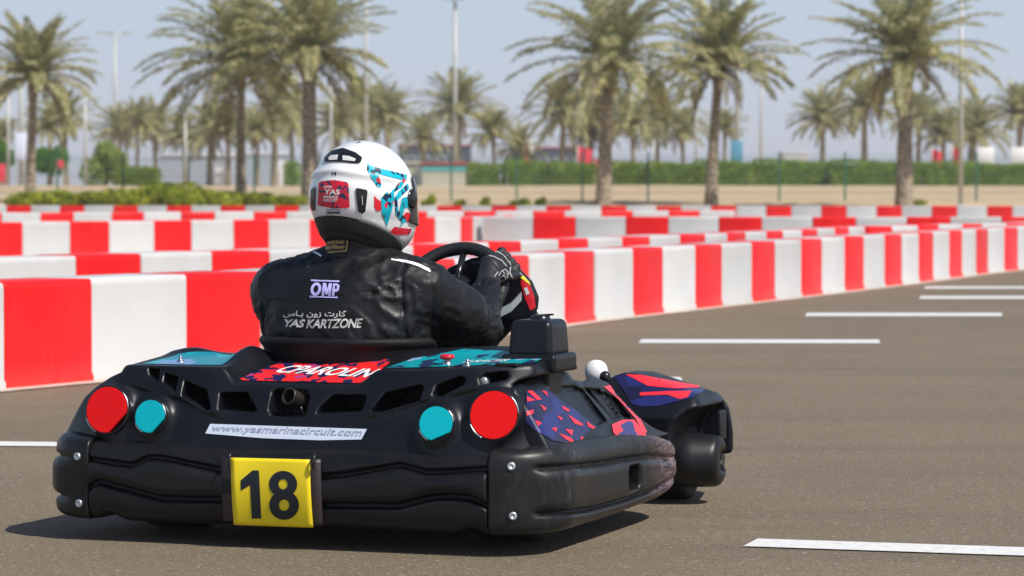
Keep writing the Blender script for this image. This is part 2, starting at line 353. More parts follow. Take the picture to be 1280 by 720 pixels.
def sdf_mesh(name, f, lo, hi, h, m=None, parent=None):
    ax = [np.arange(a-h, b+2*h, h) for a, b in zip(lo, hi)]
    X, Y, Z = np.meshgrid(*ax, indexing='ij')
    D = f(X, Y, Z).astype(np.float32); del X, Y, Z
    nx, ny, nz = D.shape; ins = D < 0
    cx, cy, cz = nx-1, ny-1, nz-1
    cnt = np.zeros((cx,cy,cz), np.int8)
    for i in (0,1):
        for j in (0,1):
            for k in (0,1): cnt += ins[i:i+cx, j:j+cy, k:k+cz]
    act = np.argwhere((cnt > 0) & (cnt < 8)); idx = np.full((cx,cy,cz), -1, np.int64)
    idx[act[:,0], act[:,1], act[:,2]] = np.arange(len(act))
    acc = np.zeros((len(act),3)); num = np.zeros(len(act))
    cs = [(i,j,k) for i in (0,1) for j in (0,1) for k in (0,1)]
    for a in cs:
        for b in cs:
            if sum(b)-sum(a) != 1 or sum(abs(p-q) for p, q in zip(a,b)) != 1: continue
            da = D[act[:,0]+a[0], act[:,1]+a[1], act[:,2]+a[2]]; db = D[act[:,0]+b[0], act[:,1]+b[1], act[:,2]+b[2]]
            mk = (da < 0) != (db < 0); t = np.where(mk, da/np.where(mk, da-db, 1), 0)
            for q in range(3): acc[:,q] += np.where(mk, a[q] + t*(b[q]-a[q]), 0)
            num += mk
    P = acc/num[:,None] + act
    P = P*h + np.array([a[0] for a in ax])
    for _ in range(2):
        e = h*.25; d = f(P[:,0], P[:,1], P[:,2])
        g = np.stack([f(*(P+e*np.eye(3)[q]).T) - d for q in range(3)], 1)/e
        st = -d[:,None]*g/np.maximum((g*g).sum(1), .05)[:,None]
        L = np.linalg.norm(st, axis=1); st *= np.minimum(1, .5*h/np.maximum(L, 1e-9))[:,None]
        P = P + st
    faces = []
    for q in range(3):
        sl0 = [slice(None)]*3; sl1 = [slice(None)]*3; sl0[q] = slice(0,-1); sl1[q] = slice(1,None)
        A = ins[tuple(sl0)]; B = ins[tuple(sl1)]
        e = np.argwhere(A != B); u, v = (q+1)%3, (q+2)%3
        dims = (cx,cy,cz)
        e = e[(e[:,u] > 0) & (e[:,v] > 0) & (e[:,u] < dims[u]) & (e[:,v] < dims[v])]
        def g(du, dv):
            t = e.copy(); t[:,u] -= du; t[:,v] -= dv; return idx[t[:,0], t[:,1], t[:,2]]
        F4 = np.stack([g(1,1), g(0,1), g(0,0), g(1,0)], 1)
        fl = A[e[:,0], e[:,1], e[:,2]]
        F4[~fl] = F4[~fl][:, ::-1]; faces.append(F4)
    Fc = np.concatenate(faces); Fc = Fc[(Fc >= 0).all(1)]
    me = bpy.data.meshes.new(name); me.vertices.add(len(P)); me.vertices.foreach_set('co', P.ravel())
    me.loops.add(len(Fc)*4); me.loops.foreach_set('vertex_index', Fc.ravel().astype(np.int32))
    me.polygons.add(len(Fc)); me.polygons.foreach_set('loop_start', np.arange(0, len(Fc)*4, 4, dtype=np.int32))
    me.polygons.foreach_set('use_smooth', np.ones(len(Fc), bool))
    me.update(calc_edges=True); me.validate()
    o = bpy.data.objects.new(name, me); COL.objects.link(o)
    if m: me.materials.append(m)
    if parent: o.parent = parent
    return o
# kart frame: u right, v forward, z up; ref() reads measurements off the photo at a known depth
TH = R(20); OX, OY = -.635, 8.62; sT, cT = math.sin(TH), math.cos(TH)
CL = Vector(((0-OX)*cT - (0-OY)*sT, (0-OX)*sT + (0-OY)*cT, CAMZ))
def rdir(px, py):
    a = (px-640)/F; b = -(py-360)/F
    X, Y, Z = a, math.cos(PT)+b*math.sin(PT), -math.sin(PT)+b*math.cos(PT)
    return Vector((X*cT - Y*sT, X*sT + Y*cT, Z))
def onv(px, py, v): d = rdir(px, py); t = (v-CL.y)/d.y; return CL + d*t
def onu(px, py, u): d = rdir(px, py); t = (u-CL.x)/d.x; return CL + d*t
def onz(px, py, z): d = rdir(px, py); t = (z-CL.z)/d.z; return CL + d*t
def bvh(*objs):
    vs = []; fs = []
    for o in objs:
        k = len(vs); vs += [v.co.copy() for v in o.data.vertices]; fs += [[i+k for i in p.vertices] for p in o.data.polygons]
    return BVHTree.FromPolygons(vs, fs)
def cut_grid(bm, step):
    for ax in (0, 1):
        c = [v.co[ax] for v in bm.verts]
        if not c: return
        t = math.floor(min(c)/step)*step + step*.5
        while t < max(c):
            co = Vector((0,0,0)); co[ax] = t; no = Vector((0,0,0)); no[ax] = 1
            bmesh.ops.bisect_plane(bm, geom=bm.verts[:]+bm.edges[:]+bm.faces[:], plane_co=co, plane_no=no)
            t += step
def wrap(name, bm, tree, m, parent, mp=None, off=.0016, step=4, smooth=True):
    """lay a flat 2D shape on a surface: sticker, print or thin moulding"""
    bmesh.ops.triangulate(bm, faces=bm.faces); cut_grid(bm, step)
    bad = []
    for v in bm.verts:
        o, d = (CL, rdir(v.co.x, v.co.y)) if mp is None else mp(v.co.x, v.co.y)
        d = d.normalized(); h = tree.ray_cast(o, d)
        if h[0] is None: bad.append(v); continue
        n = h[1]
        if n.dot(d) > 0: n = -n
        v.co = h[0] + n*off
    bmesh.ops.delete(bm, geom=bad, context='VERTS')
    bmesh.ops.recalc_face_normals(bm, faces=bm.faces)
    o = frombm(name, bm, m, parent, smooth)
    return o
def poly_bm(P):
    bm = bmesh.new(); bm.faces.new([bm.verts.new((x, y, 0)) for x, y in P]); bm.normal_update(); return bm
def polys_bm(Ps):
    bm = bmesh.new()
    for P in Ps: bm.faces.new([bm.verts.new((x, y, 0)) for x, y in P])
    return bm
def text_bm(s, bold=0, box=None, quad=None, space=1.0):
    """text mesh fitted to a quad (tl, tr, br, bl)"""
    cu = bpy.data.curves.new('t', 'FONT'); cu.body = s; cu.size = 1; cu.offset = bold; cu.resolution_u = 4; cu.space_character = space
    ob = bpy.data.objects.new('t', cu); COL.objects.link(ob)
    bpy.context.view_layer.update()
    dg = bpy.context.evaluated_depsgraph_get(); me = bpy.data.meshes.new_from_object(ob.evaluated_get(dg))
    bm = bmesh.new(); bm.from_mesh(me); bpy.data.objects.remove(ob); bpy.data.curves.remove(cu); bpy.data.meshes.remove(me)
    if not bm.verts: return bm
    xs = [v.co.x for v in bm.verts]; ys = [v.co.y for v in bm.verts]
    x0, x1, y0, y1 = min(xs), max(xs), min(ys), max(ys)
    tl, tr, br, bl = [Vector(p) for p in quad]
    for v in bm.verts:
        a = (v.co.x-x0)/(x1-x0); b = (v.co.y-y0)/(y1-y0)
        p = (bl*(1-a)+br*a)*(1-b) + (tl*(1-a)+tr*a)*b
        v.co = Vector((p.x, p.y, 0))
    return bm
# ================================================================== SETTING
def terr(y): return float(ip(y, [0, 94, 101, 128, 140], [0, 0, .50, 1.2, 1.2]))
ys = [-40, 0, 40, 80, 90, 92, 94, 96, 98, 100, 104, 108, 112, 116, 120, 124, 127, 128, 129, 135, 160, 400, 1500]
xs = [-1500, -400, -100] + list(range(-60, 61, 2)) + [100, 400, 1500]
vs = [(x, y, terr(y) - .004 + (noise.noise(Vector((x*.13, y*.2, 0)))*.05 if 96 < y < 150 else 0)) for y in ys for x in xs]
nx = len(xs); fs = [(j*nx+i, j*nx+i+1, (j+1)*nx+i+1, (j+1)*nx+i) for j in range(len(ys)-1) for i in range(nx-1)]
tag(mesh('ground', vs, fs, M['sand'], smooth=True), kind='structure')
tag(mesh('racetrack', [(-80,-30,0), (80,-30,0), (80,95,0), (-80,95,0)], [(0,1,2,3)], M['asphalt']), kind='structure')
# painted lines on the asphalt
def gpx(px, py, z=0): # point of the ground under a pixel
    b = -(py-360)/F; dz = -math.sin(PT)+b*math.cos(PT); t = (z-CAMZ)/dz
    return ((px-640)/F*t, (math.cos(PT)+b*math.sin(PT))*t, z)
def line(name, quad, label=None):
    P = [gpx(*q, .004) for q in quad]
    o = mesh(name, P, [(0,1,2,3)], M['paint']); tag(o, kind='structure'); return o
line('road_marking', [(929,682.5), (947,673), (1300,684.5), (1300,695)])
line('road_marking', [(798,428.6), (802,424), (1099,424.4), (1100,429)])
line('road_marking', [(1006,395), (1009,391), (1252,391), (1253,395)])
line('road_marking', [(1149,373.4), (1151,370), (1300,370), (1300,373.4)])
line('road_marking', [(1155,360.6), (1157,358), (1300,358), (1300,360.6)])
line('road_marking', [(-20,557), (-20,551.5), (68,552.3), (82,557.8)])
line('road_marking', [(740,475.5), (742,471), (851,471.3), (853,475.8)])
# barrier rows ---------------------------------------------------------
H_B = .54; W_B = .80
def barrier_mesh(w):
    bm = bmesh.new(); t = .21
    prof = [(-t, 0), (-t, .03), (-t+.012, .05), (-t+.012, .50), (-t+.015, .532), (-t+.026, H_B), (t-.026, H_B), (t-.015, .532), (t-.012, .50), (t-.012, .05), (t, .03), (t, 0)]
    st = [(-w/2, .90), (-w/2+.003, .98), (-w/2+.009, 1.0), (0, 1.0), (w/2-.009, 1.0), (w/2-.003, .98), (w/2, .90)]
    rows = []
    for x, k in st:
        kz = 1 - (1-k)*.12
        rows.append([bm.verts.new((x, y*(1-(1-k)*.35), z*kz if z > .3 else z)) for y, z in prof])
    for a, b in zip(rows, rows[1:]):
        for i in range(len(prof)-1): bm.faces.new((a[i], a[i+1], b[i+1], b[i]))
    bm.faces.new(rows[0][::-1]); bm.faces.new(rows[-1])
    bmesh.ops.recalc_face_normals(bm, faces=bm.faces)
    me = bpy.data.meshes.new('barrier_block'); bm.to_mesh(me); bm.free()
    me.polygons.foreach_set('use_smooth', [True]*len(me.polygons)); me.set_sharp_from_angle(angle=R(50))
    return me
BR = barrier_mesh(.735); BR.materials.append(M['bred']); BW = barrier_mesh(.865); BW.materials.append(M['bwhite'])
ROWS = []
def polyline_at(P, s):
    for a, b in zip(P, P[1:]):
        a, b = Vector(a), Vector(b); L = (b-a).length
        if s <= L or b == Vector(P[-1]): return a + (b-a)*(s/L), (b-a).normalized()
        s -= L
def row(pts, first_red, rowname, total=None):
    P = [Vector(p) for p in pts]; L = sum((b-a).length for a, b in zip(P, P[1:]))
    s = 0; red = first_red; out_ = []
    while s < L-.3:
        w_ = .74 if red else .87
        c, d = polyline_at(pts, s + w_/2)
        o = bpy.data.objects.new('barrier_block', BR if red else BW); COL.objects.link(o)
        n_ = Vector((-d.y, d.x)) * .21
        o.location = (c.x+n_.x, c.y+n_.y, 0)
        o.rotation_euler = (0, 0, math.atan2(d.y, d.x) + random.uniform(-.012, .012))
        o.scale = (1, 1, random.uniform(.992, 1.008))
        out_.append((o, red)); s += w_ + .004; red = not red
    ROWS.append((rowname, out_)); return out_
# nearest row: foot of its front faces, left to right
A0 = Vector((-2.54, 15.57)); dA = Vector((.375, .70)).normalized()
row([A0 - dA*1.61, A0, A0 + dA*2.7, (.546, 23.5), (2.53, 28.6), (4.2, 33.0), (5.75, 37.4), (8.6, 44.5)], True, 'nearest row')
row([(-5.6, 18.6), (-3.42, 21.2), (-1.58, 24.3), (.1, 28.3), (2.0, 32.6), (4.4, 39.3), (6.5, 43), (9.2, 47.5)], False, 'second row')
row([(-8.15, 43.7), (-7.45, 44.5), (-5.5, 46.6), (-3.3, 49.0), (-.8, 53.5), (0, 57)], False, 'third row')
row([(-.5, 54.2), (4.2, 53.6), (10.2, 53.2)], False, 'fourth row')
row([(-13.2, 62), (-7, 66), (-1, 68.5), (5, 70.5)], False, 'fifth row')
row([(-17.6, 93), (0, 91.5), (16.5, 91)], False, 'farthest row')
# cream painted strip along the foot of the nearest row
def strip(pts, w0, w1, z, name, m):
    vs = []; 
    for i, p in enumerate(pts):
        p = Vector(p); d = (Vector(pts[min(i+1, len(pts)-1)]) - Vector(pts[max(i-1, 0)])).normalized(); n_ = Vector((d.y, -d.x))
        vs += [(*(p+n_*w0), z), (*(p+n_*w1), z)]
    return tag(mesh(name, vs, [(2*i, 2*i+1, 2*i+3, 2*i+2) for i in range(len(pts)-1)], m), kind='structure')
strip([A0 - dA*1.8, A0, A0 + dA*2.7, (.546, 23.5), (2.53, 28.6), (4.2, 33.0), (5.75, 37.4), (8.6, 44.5)], -.45, .13, .006, 'painted_strip', M['cream'])
# palms ----------------------------------------------------------------
def frond(vs, fs, az, el, L, bend, rnd, leaf=.50, dens=60):
    p = Vector((0,0,0)); n_ = 14; pts = []
    a = el; dirh = Vector((math.cos(az), math.sin(az), 0)); side = Vector((-math.sin(az), math.cos(az), 0))
    sway = rnd.uniform(-.25, .25)
    for i in range(n_+1):
        pts.append(p.copy()); t = i/n_
        a2 = el - bend*(t**1.35)
        d = (dirh*math.cos(a2) + Vector((0,0,math.sin(a2))) + side*sway*t*.6).normalized(); p = p + d*L/n_
    def at(t):
        x = t*n_; i = min(int(x), n_-1); f = x-i; return pts[i].lerp(pts[i+1], f), (pts[i+1]-pts[i]).normalized()
    # rachis
    k0 = len(vs)
    for i in range(n_+1):
        wd = .035*(1-.8*i/n_); vs += [pts[i]-side*wd, pts[i]+side*wd, pts[i]+Vector((0,0,wd*1.2))]
    for i in range(n_):
        b = k0+3*i
        for q in range(3): fs.append((b+q, b+(q+1)%3, b+3+(q+1)%3, b+3+q))
    for i in range(dens):
        t = .10 + .90*(i+.5)/dens; c, d = at(t)
        up = side.cross(d).normalized()
        if up.z < 0: up = -up
        ll = leaf*(math.sin(math.pi*min(1, .12+.88*t)**.8)*.75+.28)*rnd.uniform(.8, 1.15)
        fw = .55 + .5*t
        for sd in (-1, 1):
            v = (side*sd*rnd.uniform(.75,1.05) + d*fw*rnd.uniform(.7,1.2) + up*rnd.uniform(.0,.7) + Vector((0,0,-.30*rnd.random()))).normalized()
            tip = c + v*ll + Vector((0,0,-.22*ll)); mid = c + v*ll*.5
            wv = v.cross(up).normalized()*rnd.uniform(.027,.042)
            k = len(vs); vs += [c, mid+wv, tip, mid-wv]; fs.append((k, k+1, k+2, k+3))
def crown(seed, nf=58, L=3.1, droop=.0):
    rnd = random.Random(seed); vs = []; fs = []
    for i in range(nf):
        t = (i+.5)/nf; el = R(88) - R(92+droop)*t**1.0 + rnd.uniform(-.12,.12)
        az = i*2.39996 + rnd.uniform(-.45,.45)
        Lf = L*(.86+.16*min(1, t*2.5))*rnd.uniform(.85,1.10)*(1 if t < .8 else .92)
        frond(vs, fs, az, el, Lf, R(rnd.uniform(32, 72)) + (R(8) if t > .6 else 0), rnd)
    nlive = len(fs)
    for i in range(5):
        az = rnd.uniform(0, 6.28); frond(vs, fs, az, R(rnd.uniform(-40,-10)), L*.75, R(rnd.uniform(40,60)), rnd, .3, 24)
    me = bpy.data.meshes.new('crown'); me.from_pydata([tuple(v) for v in vs], [], fs)
    me.materials.append(M['frond']); me.materials.append(M['deadfrond'])
    mi = np.zeros(len(fs), np.int32); mi[nlive:] = 1; me.polygons.foreach_set('material_index', mi); me.update()
    return me
CROWNS = [crown(11), crown(23, 54, 3.2, 8), crown(37, 60, 3.0), crown(51, 50, 3.3, 14)]
def trunk_mesh(h, r, seed, lean=(0,0)):
    rnd = random.Random(seed); n_ = 20; st = max(8, int(h/.045)); vs = []; fs = []
    for j in range(st+1):
        z = h*j/st; t = j/st
        rr = r*(1.16-.30*min(1, t*1.6)) + r*.30*math.exp(-z/.35)
        if z > h-.75: rr *= 1 + .42*math.sin(min(1, (z-h+.75)/.75)*math.pi*.72)
        cx = lean[0]*(t**1.6); cy = lean[1]*(t**1.6)
        for k in range(n_):
            a = 2*math.pi*k/n_
            st_ = ((z/.13 + 2.5*k/n_*2 + (k%2)*.5) % 1)
            q = rr*(1 + .11*st_ + .04*noise.noise(Vector((math.cos(a)*3, math.sin(a)*3, z*4+seed))))
            vs.append((cx+q*math.cos(a), cy+q*math.sin(a), z))
    for j in range(st):
        for k in range(n_): fs.append((j*n_+k, j*n_+(k+1)%n_, (j+1)*n_+(k+1)%n_, (j+1)*n_+k))
    me = bpy.data.meshes.new('trunk'); me.from_pydata(vs, [], fs); me.materials.append(M['bark']); me.update(); return me
def palm(px, ybase, D, cx, cy, rad_px, tr_px, ci, rz, label, group):
    X = (px-640)*D/F; zb = terr(D); zc = CAMZ - (cy-238)*D/F; lean = (cx-px)*D/F
    root = empty('palm_tree', (X, D, zb-.1)); tag(root, label, 'palm tree', group)
    h = zc-zb+.1; sc = rad_px*D/F/3.0
    link('trunk', trunk_mesh(h, tr_px*D/F/2/1.15, int(px), (lean, 0)), None, root, True)
    c = bpy.data.objects.new('crown', CROWNS[ci]); COL.objects.link(c); c.parent = root
    c.location = (lean, 0, h); c.scale = (sc,)*3; c.rotation_euler = (0, 0, rz)
    return root
G1 = 'large date palms along the fence'; G2 = 'smaller date palms beyond the hedge'
palm(38, 250, 104, 43, 98, 96, 13, 0, .3, 'large date palm nearest the left edge, above the yellow-green shrubs', G1)
palm(301, 255, 103, 302, 84, 134, 13, 1, 1.3, 'large date palm with wide crown left of the white helmet', G1)
palm(388, 255, 98, 386, 72, 122, 22, 2, 2.2, 'thick-trunked date palm rising directly behind the white helmet', G1)
palm(754, 256, 98, 764, 78, 128, 19, 3, .9, 'large date palm with a drooping frond, right of the driver', G1)
palm(889, 256, 102, 899, 82, 112, 15, 0, 4.4, 'large date palm with slightly leaning slim trunk, beside a lamp post', G1)
palm(1130, 257, 98, 1132, 74, 122, 22, 1, 3.3, 'large date palm with pale ringed trunk next to the bare lamp post', G1)
bgp = [(64,158,40,6,'just right of the leftmost large palm trunk'), (152,165,44,6,'right of the rounded light green tree'), (172,150,36,5,'above the low clipped hedge on the left'), (286,158,46,7,'touching the left of the wide-crowned palm trunk'), (366,150,50,7,'just left of the thick trunk behind the helmet'), (486,150,56,7,'just right of the top of the helmet'), (532,172,40,6,'above the long red-roofed stand'), (618,168,44,6,'right of the palm by the teal kiosk'), (738,172,44,6,'low, at the left of the thick dark trunk'), (854,165,44,6,'left of the slim leaning trunk'), (262,165,52,8,'between the grey cabin and the wide-crowned palm'), (424,160,50,8,'at the left rim of the white helmet'), (755,150,54,8,'hidden mostly by the thick dark trunk'), (1180,168,46,7,'between the ringed trunk and the bare lamp post'), (650,185,40,6,'lowest, left of the middle small palm'), (83,150,52,8,'left of the rounded light green tree'), (195,160,48,7,'above the grey cabin'), (232,172,40,6,'over the right end of the grey cabin'),
 (343,138,58,9,'between the two largest trunks left of the helmet'), (322,165,40,6,'low behind the wide-crowned palm'), (455,140,62,9,'just above the white helmet'), (573,140,66,10,'in front of the red-roofed stand'),
 (702,142,60,9,'left of the palm with the drooping frond'), (792,158,48,7,'right of the thick dark trunk'), (820,146,66,9,'second right of the thick dark trunk'),
 (1028,150,52,8,'above the middle of the long hedge'), (1080,132,60,9,'left of the pale ringed trunk'), (1147,150,52,8,'just right of the pale ringed trunk'),
 (1212,165,58,10,'right of the bare lamp post, trunk bent'), (1274,142,52,9,'nearest the right edge'), (6,170,34,6,'at the left edge behind the pole'), (905,160,34,6,'low behind the slim leaning trunk')]
for i, (px, cy, rp, tp, wh) in enumerate(bgp):
    D = 165 + (i*37 % 50)
    cx = px + (6 if px == 1212 else random.uniform(-3, 3))
    palm(px, 232, D, cx, cy+2, rp, tp, (i*3+1) % 4, i*1.7, 'small date palm beyond the hedge, ' + wh, G2)
# leaf masses -----------------------------------------------------------
def leaves(name, pts, nrm, size, m, parent=None, rnd=random):
    vs = []; fs = []
    for p, nn_ in zip(pts, nrm):
        a = Vector((rnd.gauss(0,1), rnd.gauss(0,1), rnd.gauss(0,1))) + Vector(nn_)*1.2; a.normalize()
        b = a.orthogonal().normalized(); b = Matrix.Rotation(rnd.uniform(0, 6.28), 3, a) @ b; c = a.cross(b)
        s = size*rnd.uniform(.6, 1.3); p = Vector(p); k = len(vs)
        vs += [p-b*s, p+c*s*.45+a*s*.1, p+b*s, p-c*s*.45+a*s*.1]; fs.append((k, k+1, k+2, k+3))
    return mesh(name, vs, fs, m, parent)
def leaf_box(root, x0, x1, y0, y1, h, dens, size, m, wob=.12):
    pts = []; nr = []
    W = x1-x0; Dp = y1-y0
    def jig(x, y, z): return (x, y + wob*noise.noise(Vector((x*.8, z*1.5, 3)))*1.5, z*(1+.10*noise.noise(Vector((x*.45, 0, 9)))) )
    for _ in range(int(W*h*dens)): pts.append(jig(random.uniform(x0,x1), y0+abs(random.gauss(0,.07)), random.uniform(0,h))); nr.append((0,-1,.3))
    for _ in range(int(W*Dp*dens)): pts.append(jig(random.uniform(x0,x1), random.uniform(y0,y1), h+random.gauss(0,.045))); nr.append((0,-.2,1))
    for _ in range(int(Dp*h*dens)):
        for x, q in ((x0,-1),(x1,1)): pts.append(jig(x+random.gauss(0,.05), random.uniform(y0,y1), random.uniform(0,h))); nr.append((q,0,.3))
    leaves('foliage', pts, nr, size, m, root)
    box('hedge_filler', (x0+.12, y0+.16, 0), (x1-.12, y1-.12, h*.93), M['core'], root, .05)  # added dark filler box inside the shell of leaves
def hedge(px0, px1, ytop, D, label, depth=1.3):
    x0, x1 = [(p-640)*D/F for p in (px0, px1)]; zt = CAMZ-(ytop-238)*D/F; g = terr(D)
    root = empty('hedge', ((x0+x1)/2, D, g)); tag(root, label, 'hedge', 'clipped hedges behind the sand')
    leaf_box(root, -(x1-x0)/2, (x1-x0)/2, 0, depth, zt-g, 330, .055, M['hedge'])
for a, b, y, D, l in [(585,628,206,131,'short clipped hedge right of the teal kiosk'), (631,684,203,131,'clipped hedge left of the palm with the slim bare trunk'), (688,745,205,131,'clipped hedge running up to the thick dark palm trunk'),
    (766,806,204,131,'clipped hedge just right of the thick dark palm trunk'), (809,866,205,131,'clipped hedge between the thick dark trunk and slim leaning trunk'), (869,940,203,131,'clipped hedge behind the slim leaning palm trunk'),
    (943,1036,202,131.5,'clipped hedge in the middle of the long right-hand run'), (1039,1150,203,131,'clipped hedge behind the pale ringed palm trunk'), (1153,1300,205,131,'clipped hedge nearest the right edge'),
    (150,196,210,131,'low clipped hedge left of the grey cabin'), (356,372,204,131,'small piece of clipped hedge left of the helmet')]:
    hedge(a, b, y, D, l)
def blob_tree(px, ytop, ybot, wpx, D, m, label, name='leafy_tree', cat='tree', trunk=True, nb=9, size=.10, n_=4200):
    X = (px-640)*D/F; g = terr(D); zt = CAMZ-(ytop-238)*D/F; zb = max(g, CAMZ-(ybot-238)*D/F); rw = wpx*D/F/2
    root = empty(name, (X, D, g)); tag(root, label, cat)
    H = zt-g; zb -= g; pts = []; nr = []; rnd = random.Random(int(px*3+ytop))
    lobes = [(Vector((rnd.uniform(-.6,.6)*rw, rnd.uniform(-.5,.5)*rw, zb + (H-zb)*rnd.uniform(.25,.75))), rw*rnd.uniform(.35,.58)) for _ in range(nb)]
    for c, r_ in lobes:
        for _ in range(n_//nb):
            d = Vector((rnd.gauss(0,1), rnd.gauss(0,1), rnd.gauss(0,1))).normalized()
            q = c + Vector((d.x*r_, d.y*r_, d.z*r_*min(1.2, (H-zb)*.62/rw/.75)))*rnd.uniform(.7,1.05)
            if .02 < q.z < H: pts.append(q); nr.append(d)
    leaves('crown' if trunk else 'foliage', pts, nr, size, m, root, rnd)
    if trunk:
        bm = bmesh.new(); bm_tube(bm, [(0,0,-.1), (.05,0,H*.3), (0,0,H*.55)], [.16,.12,.07], 8)
        for k in range(5):
            c, r_ = lobes[k % nb]; bm_tube(bm, [(0,0,H*.25), tuple(c*.5+Vector((0,0,H*.15))), tuple(c)], [.08,.05,.02], 6)
        frombm('trunk', bm, M['bark'], root, True)
    return root
blob_tree(62, 166, 222, 44, 160, M['tree'], 'round dark green tree behind the leftmost large palm')
blob_tree(4, 168, 215, 34, 160, M['tree'], 'dark green tree cut by the left edge')
blob_tree(132, 174, 232, 56, 150, M['bushl'], 'light green rounded tree behind a bare pole', n_=6000)
# shrubs on the sand at the foot of the fence
spots = [(30,238,26),(62,236,36),(95,240,28),(118,238,30),(150,234,42),(185,235,38),(214,226,44),(240,231,40),(268,232,40),(296,238,36),(322,240,24),(352,243,22),(372,244,18)]
for i, (px, yt, wp) in enumerate(spots):
    D = 97 + (i*7 % 4)*.8
    blob_tree(px, yt+2, 262, wp*1.7, D, M['shrub'], ['first','second','third','fourth','fifth','sixth','seventh','eighth','ninth','tenth','eleventh','twelfth','thirteenth'][i] + ' yellow-green shrub from the left in the bed behind the farthest barriers', 'shrub', 'shrub', False, 9, .08, 2600)['group'] = 'shrubs behind the farthest barriers'
for i, (px, yt, wp, l) in enumerate([(536,239,14,'beside the visor of the helmet'), (608,246,14,'in the sand under the short hedge'), (648,247,22,'left of the thick dark trunk, low and dense'), (676,246,12,'nearest the thick dark trunk on its left'), (1146,247,16,'at the foot of the pale ringed trunk'), (575,249,10,'right of the teal kiosk')]):
    blob_tree(px, yt, 262, wp*1.4, 97+i*.4, M['shrub'], 'small lone weed bush ' + l, 'weed_bush', 'shrub', False, 5, .06, 900)['group'] = 'small bushes on the sand'
# mesh fence --------------------------------------------------------------
D = 106.; ppm = F/D; pitch = 82/ppm; g = terr(D); Hf = 1.62
fx0 = (-10-640)/ppm
fr = empty('mesh_fence', (fx0, D, g)); tag(fr, 'long green wire mesh fence on slim posts across the sand', 'fence')
k = 0; x = 0.0
pm = None
while x < 1310/ppm:
    bm = bmesh.new(); bm_box(bm, (-.03,-.03,-.2), (.03,.03,Hf+.06), .004, 1)
    o = frombm('post', bm, M['fence'], fr); o.location = (x, 0, 0)
    if pm is None:
        bm = bmesh.new(); z = .05
        while z < Hf: bm_box(bm, (.0,-.003,z), (pitch,.003,z+.0055)); z += .2
        xx = .0
        while xx < pitch: bm_box(bm, (xx,-.0025,.03), (xx+.005,.0025,Hf)); xx += .055
        for z in (.3, .85, 1.4): bm_box(bm, (0,-.02,z), (pitch,.006,z+.012))
        o = frombm('mesh_panel', bm, M['fence'], fr); pm = o.data
    else:
        o = bpy.data.objects.new('mesh_panel', pm); COL.objects.link(o); o.parent = fr
    o.location = (x, 0, 0); x += pitch; k += 1
# poles --------------------------------------------------------------------
def lamp_post(px, ytop, D, wpx, label, head='double', m='pole', base=None):
    X = (px-640)*D/F; g = terr(D); h = CAMZ-(ytop-238)*D/F-g; r_ = wpx*D/F/2*.75
    root = empty('lamp_post', (X, D, g)); tag(root, label, 'lamp post', 'lamp posts and masts')
    tube('pole', [(0,0,-.1), (0,0,h*.5), (0,0,h)], [r_*1.15, r_, r_*.7], M[m], root, 12)
    box('base_plate', (-r_*2, -r_*2, -.05), (r_*2, r_*2, .05), M[m], root, .01)
    if head == 'double':
        tube('arm', [(-r_*6,0,h), (r_*6,0,h)], r_*.5, M[m], root, 8)
        for sgn in (-1, 1): box('lamp_head', (sgn*r_*8-r_*3, -.12, h-.02), (sgn*r_*8+r_*3, .12, h+.10), M[m], root, .02)
    elif head == 'ring':
        lathe('lamp_head', [(0,h+.1), (r_*5,h+.12), (r_*6,h+.3), (r_*5,h+.45), (0,h+.5)], M[m], root, 16)
    return root
lamp_post(144.5, 42, 210, 5.5, 'tall lamp mast with a small double head against the sky, left', 'double')
lamp_post(107, 120, 125, 5, 'bare pale pole in front of the light green tree', None)
lamp_post(27, 60, 150, 8, 'pale grey pole just left of the leftmost large palm', None)
lamp_post(11, 110, 150, 5, 'thin pale pole nearest the left edge', None)
lamp_post(232, 150, 140, 5, 'thin bare pole in front of the grey cabin', None)
lamp_post(569, 2, 190, 7, 'tall floodlight mast with a ring head, right of the helmet', 'ring')
lamp_post(458, -30, 150, 5, 'tall pole rising behind the top of the helmet', 'double')
lamp_post(414, 90, 170, 5, 'thin pole just left of the top of the helmet', None)
lamp_post(921, -20, 140, 8, 'thick grey lamp post right of the slim leaning palm', 'double')
lamp_post(951, 70, 170, 5, 'thin pole standing right of the thick grey lamp post', 'double')
lamp_post(870, 100, 170, 4.5, 'thin pole left of the slim leaning palm', None)
lamp_post(1200.5, -20, 101, 7, 'bare pale lamp post in the right-hand sand, right of the ringed trunk', 'double')
lamp_post(817, 175, 150, 5, 'short pale pole right of the thick dark trunk', None)
# signs, cabins, stands -------------------------------------------------------
def P3(px, py, D): return ((px-640)*D/F, D, CAMZ-(py-238)*D/F)
def sign(px0, px1, y0, y1, D, m, label, name='sign_board', cat='sign'):
    x0, _, z1 = P3(px0, y0, D); x1, _, z0 = P3(px1, y1, D); g = terr(D)
    root = empty(name, ((x0+x1)/2, D, g)); tag(root, label, cat)
    w2 = (x1-x0)/2
    box('panel', (-w2, -.04, z0-g), (w2, .04, z1-g), M[m], root, .01)
    for s_ in (-.8, .8): box('leg', (w2*s_-.04, -.03, -.1), (w2*s_+.04, .03, z0-g+.02), M['pole'], root)
    return root
sign(19, 34, 166, 200, 148, 'url', 'tall pale blue sign on the leftmost pole')
sign(-8, 7, 205, 228, 140, 'flag', 'red sign board at the left edge behind the fence')
sign(70, 80, 200, 210, 140, 'flag', 'small red sign beside the dark green tree')
sign(913, 928, 176, 208, 139, 'signblue', 'blue sign hanging by the thick grey lamp post')
sign(1222, 1242, 184, 204, 170, 'white', 'white board above the hedge right of the red flags')
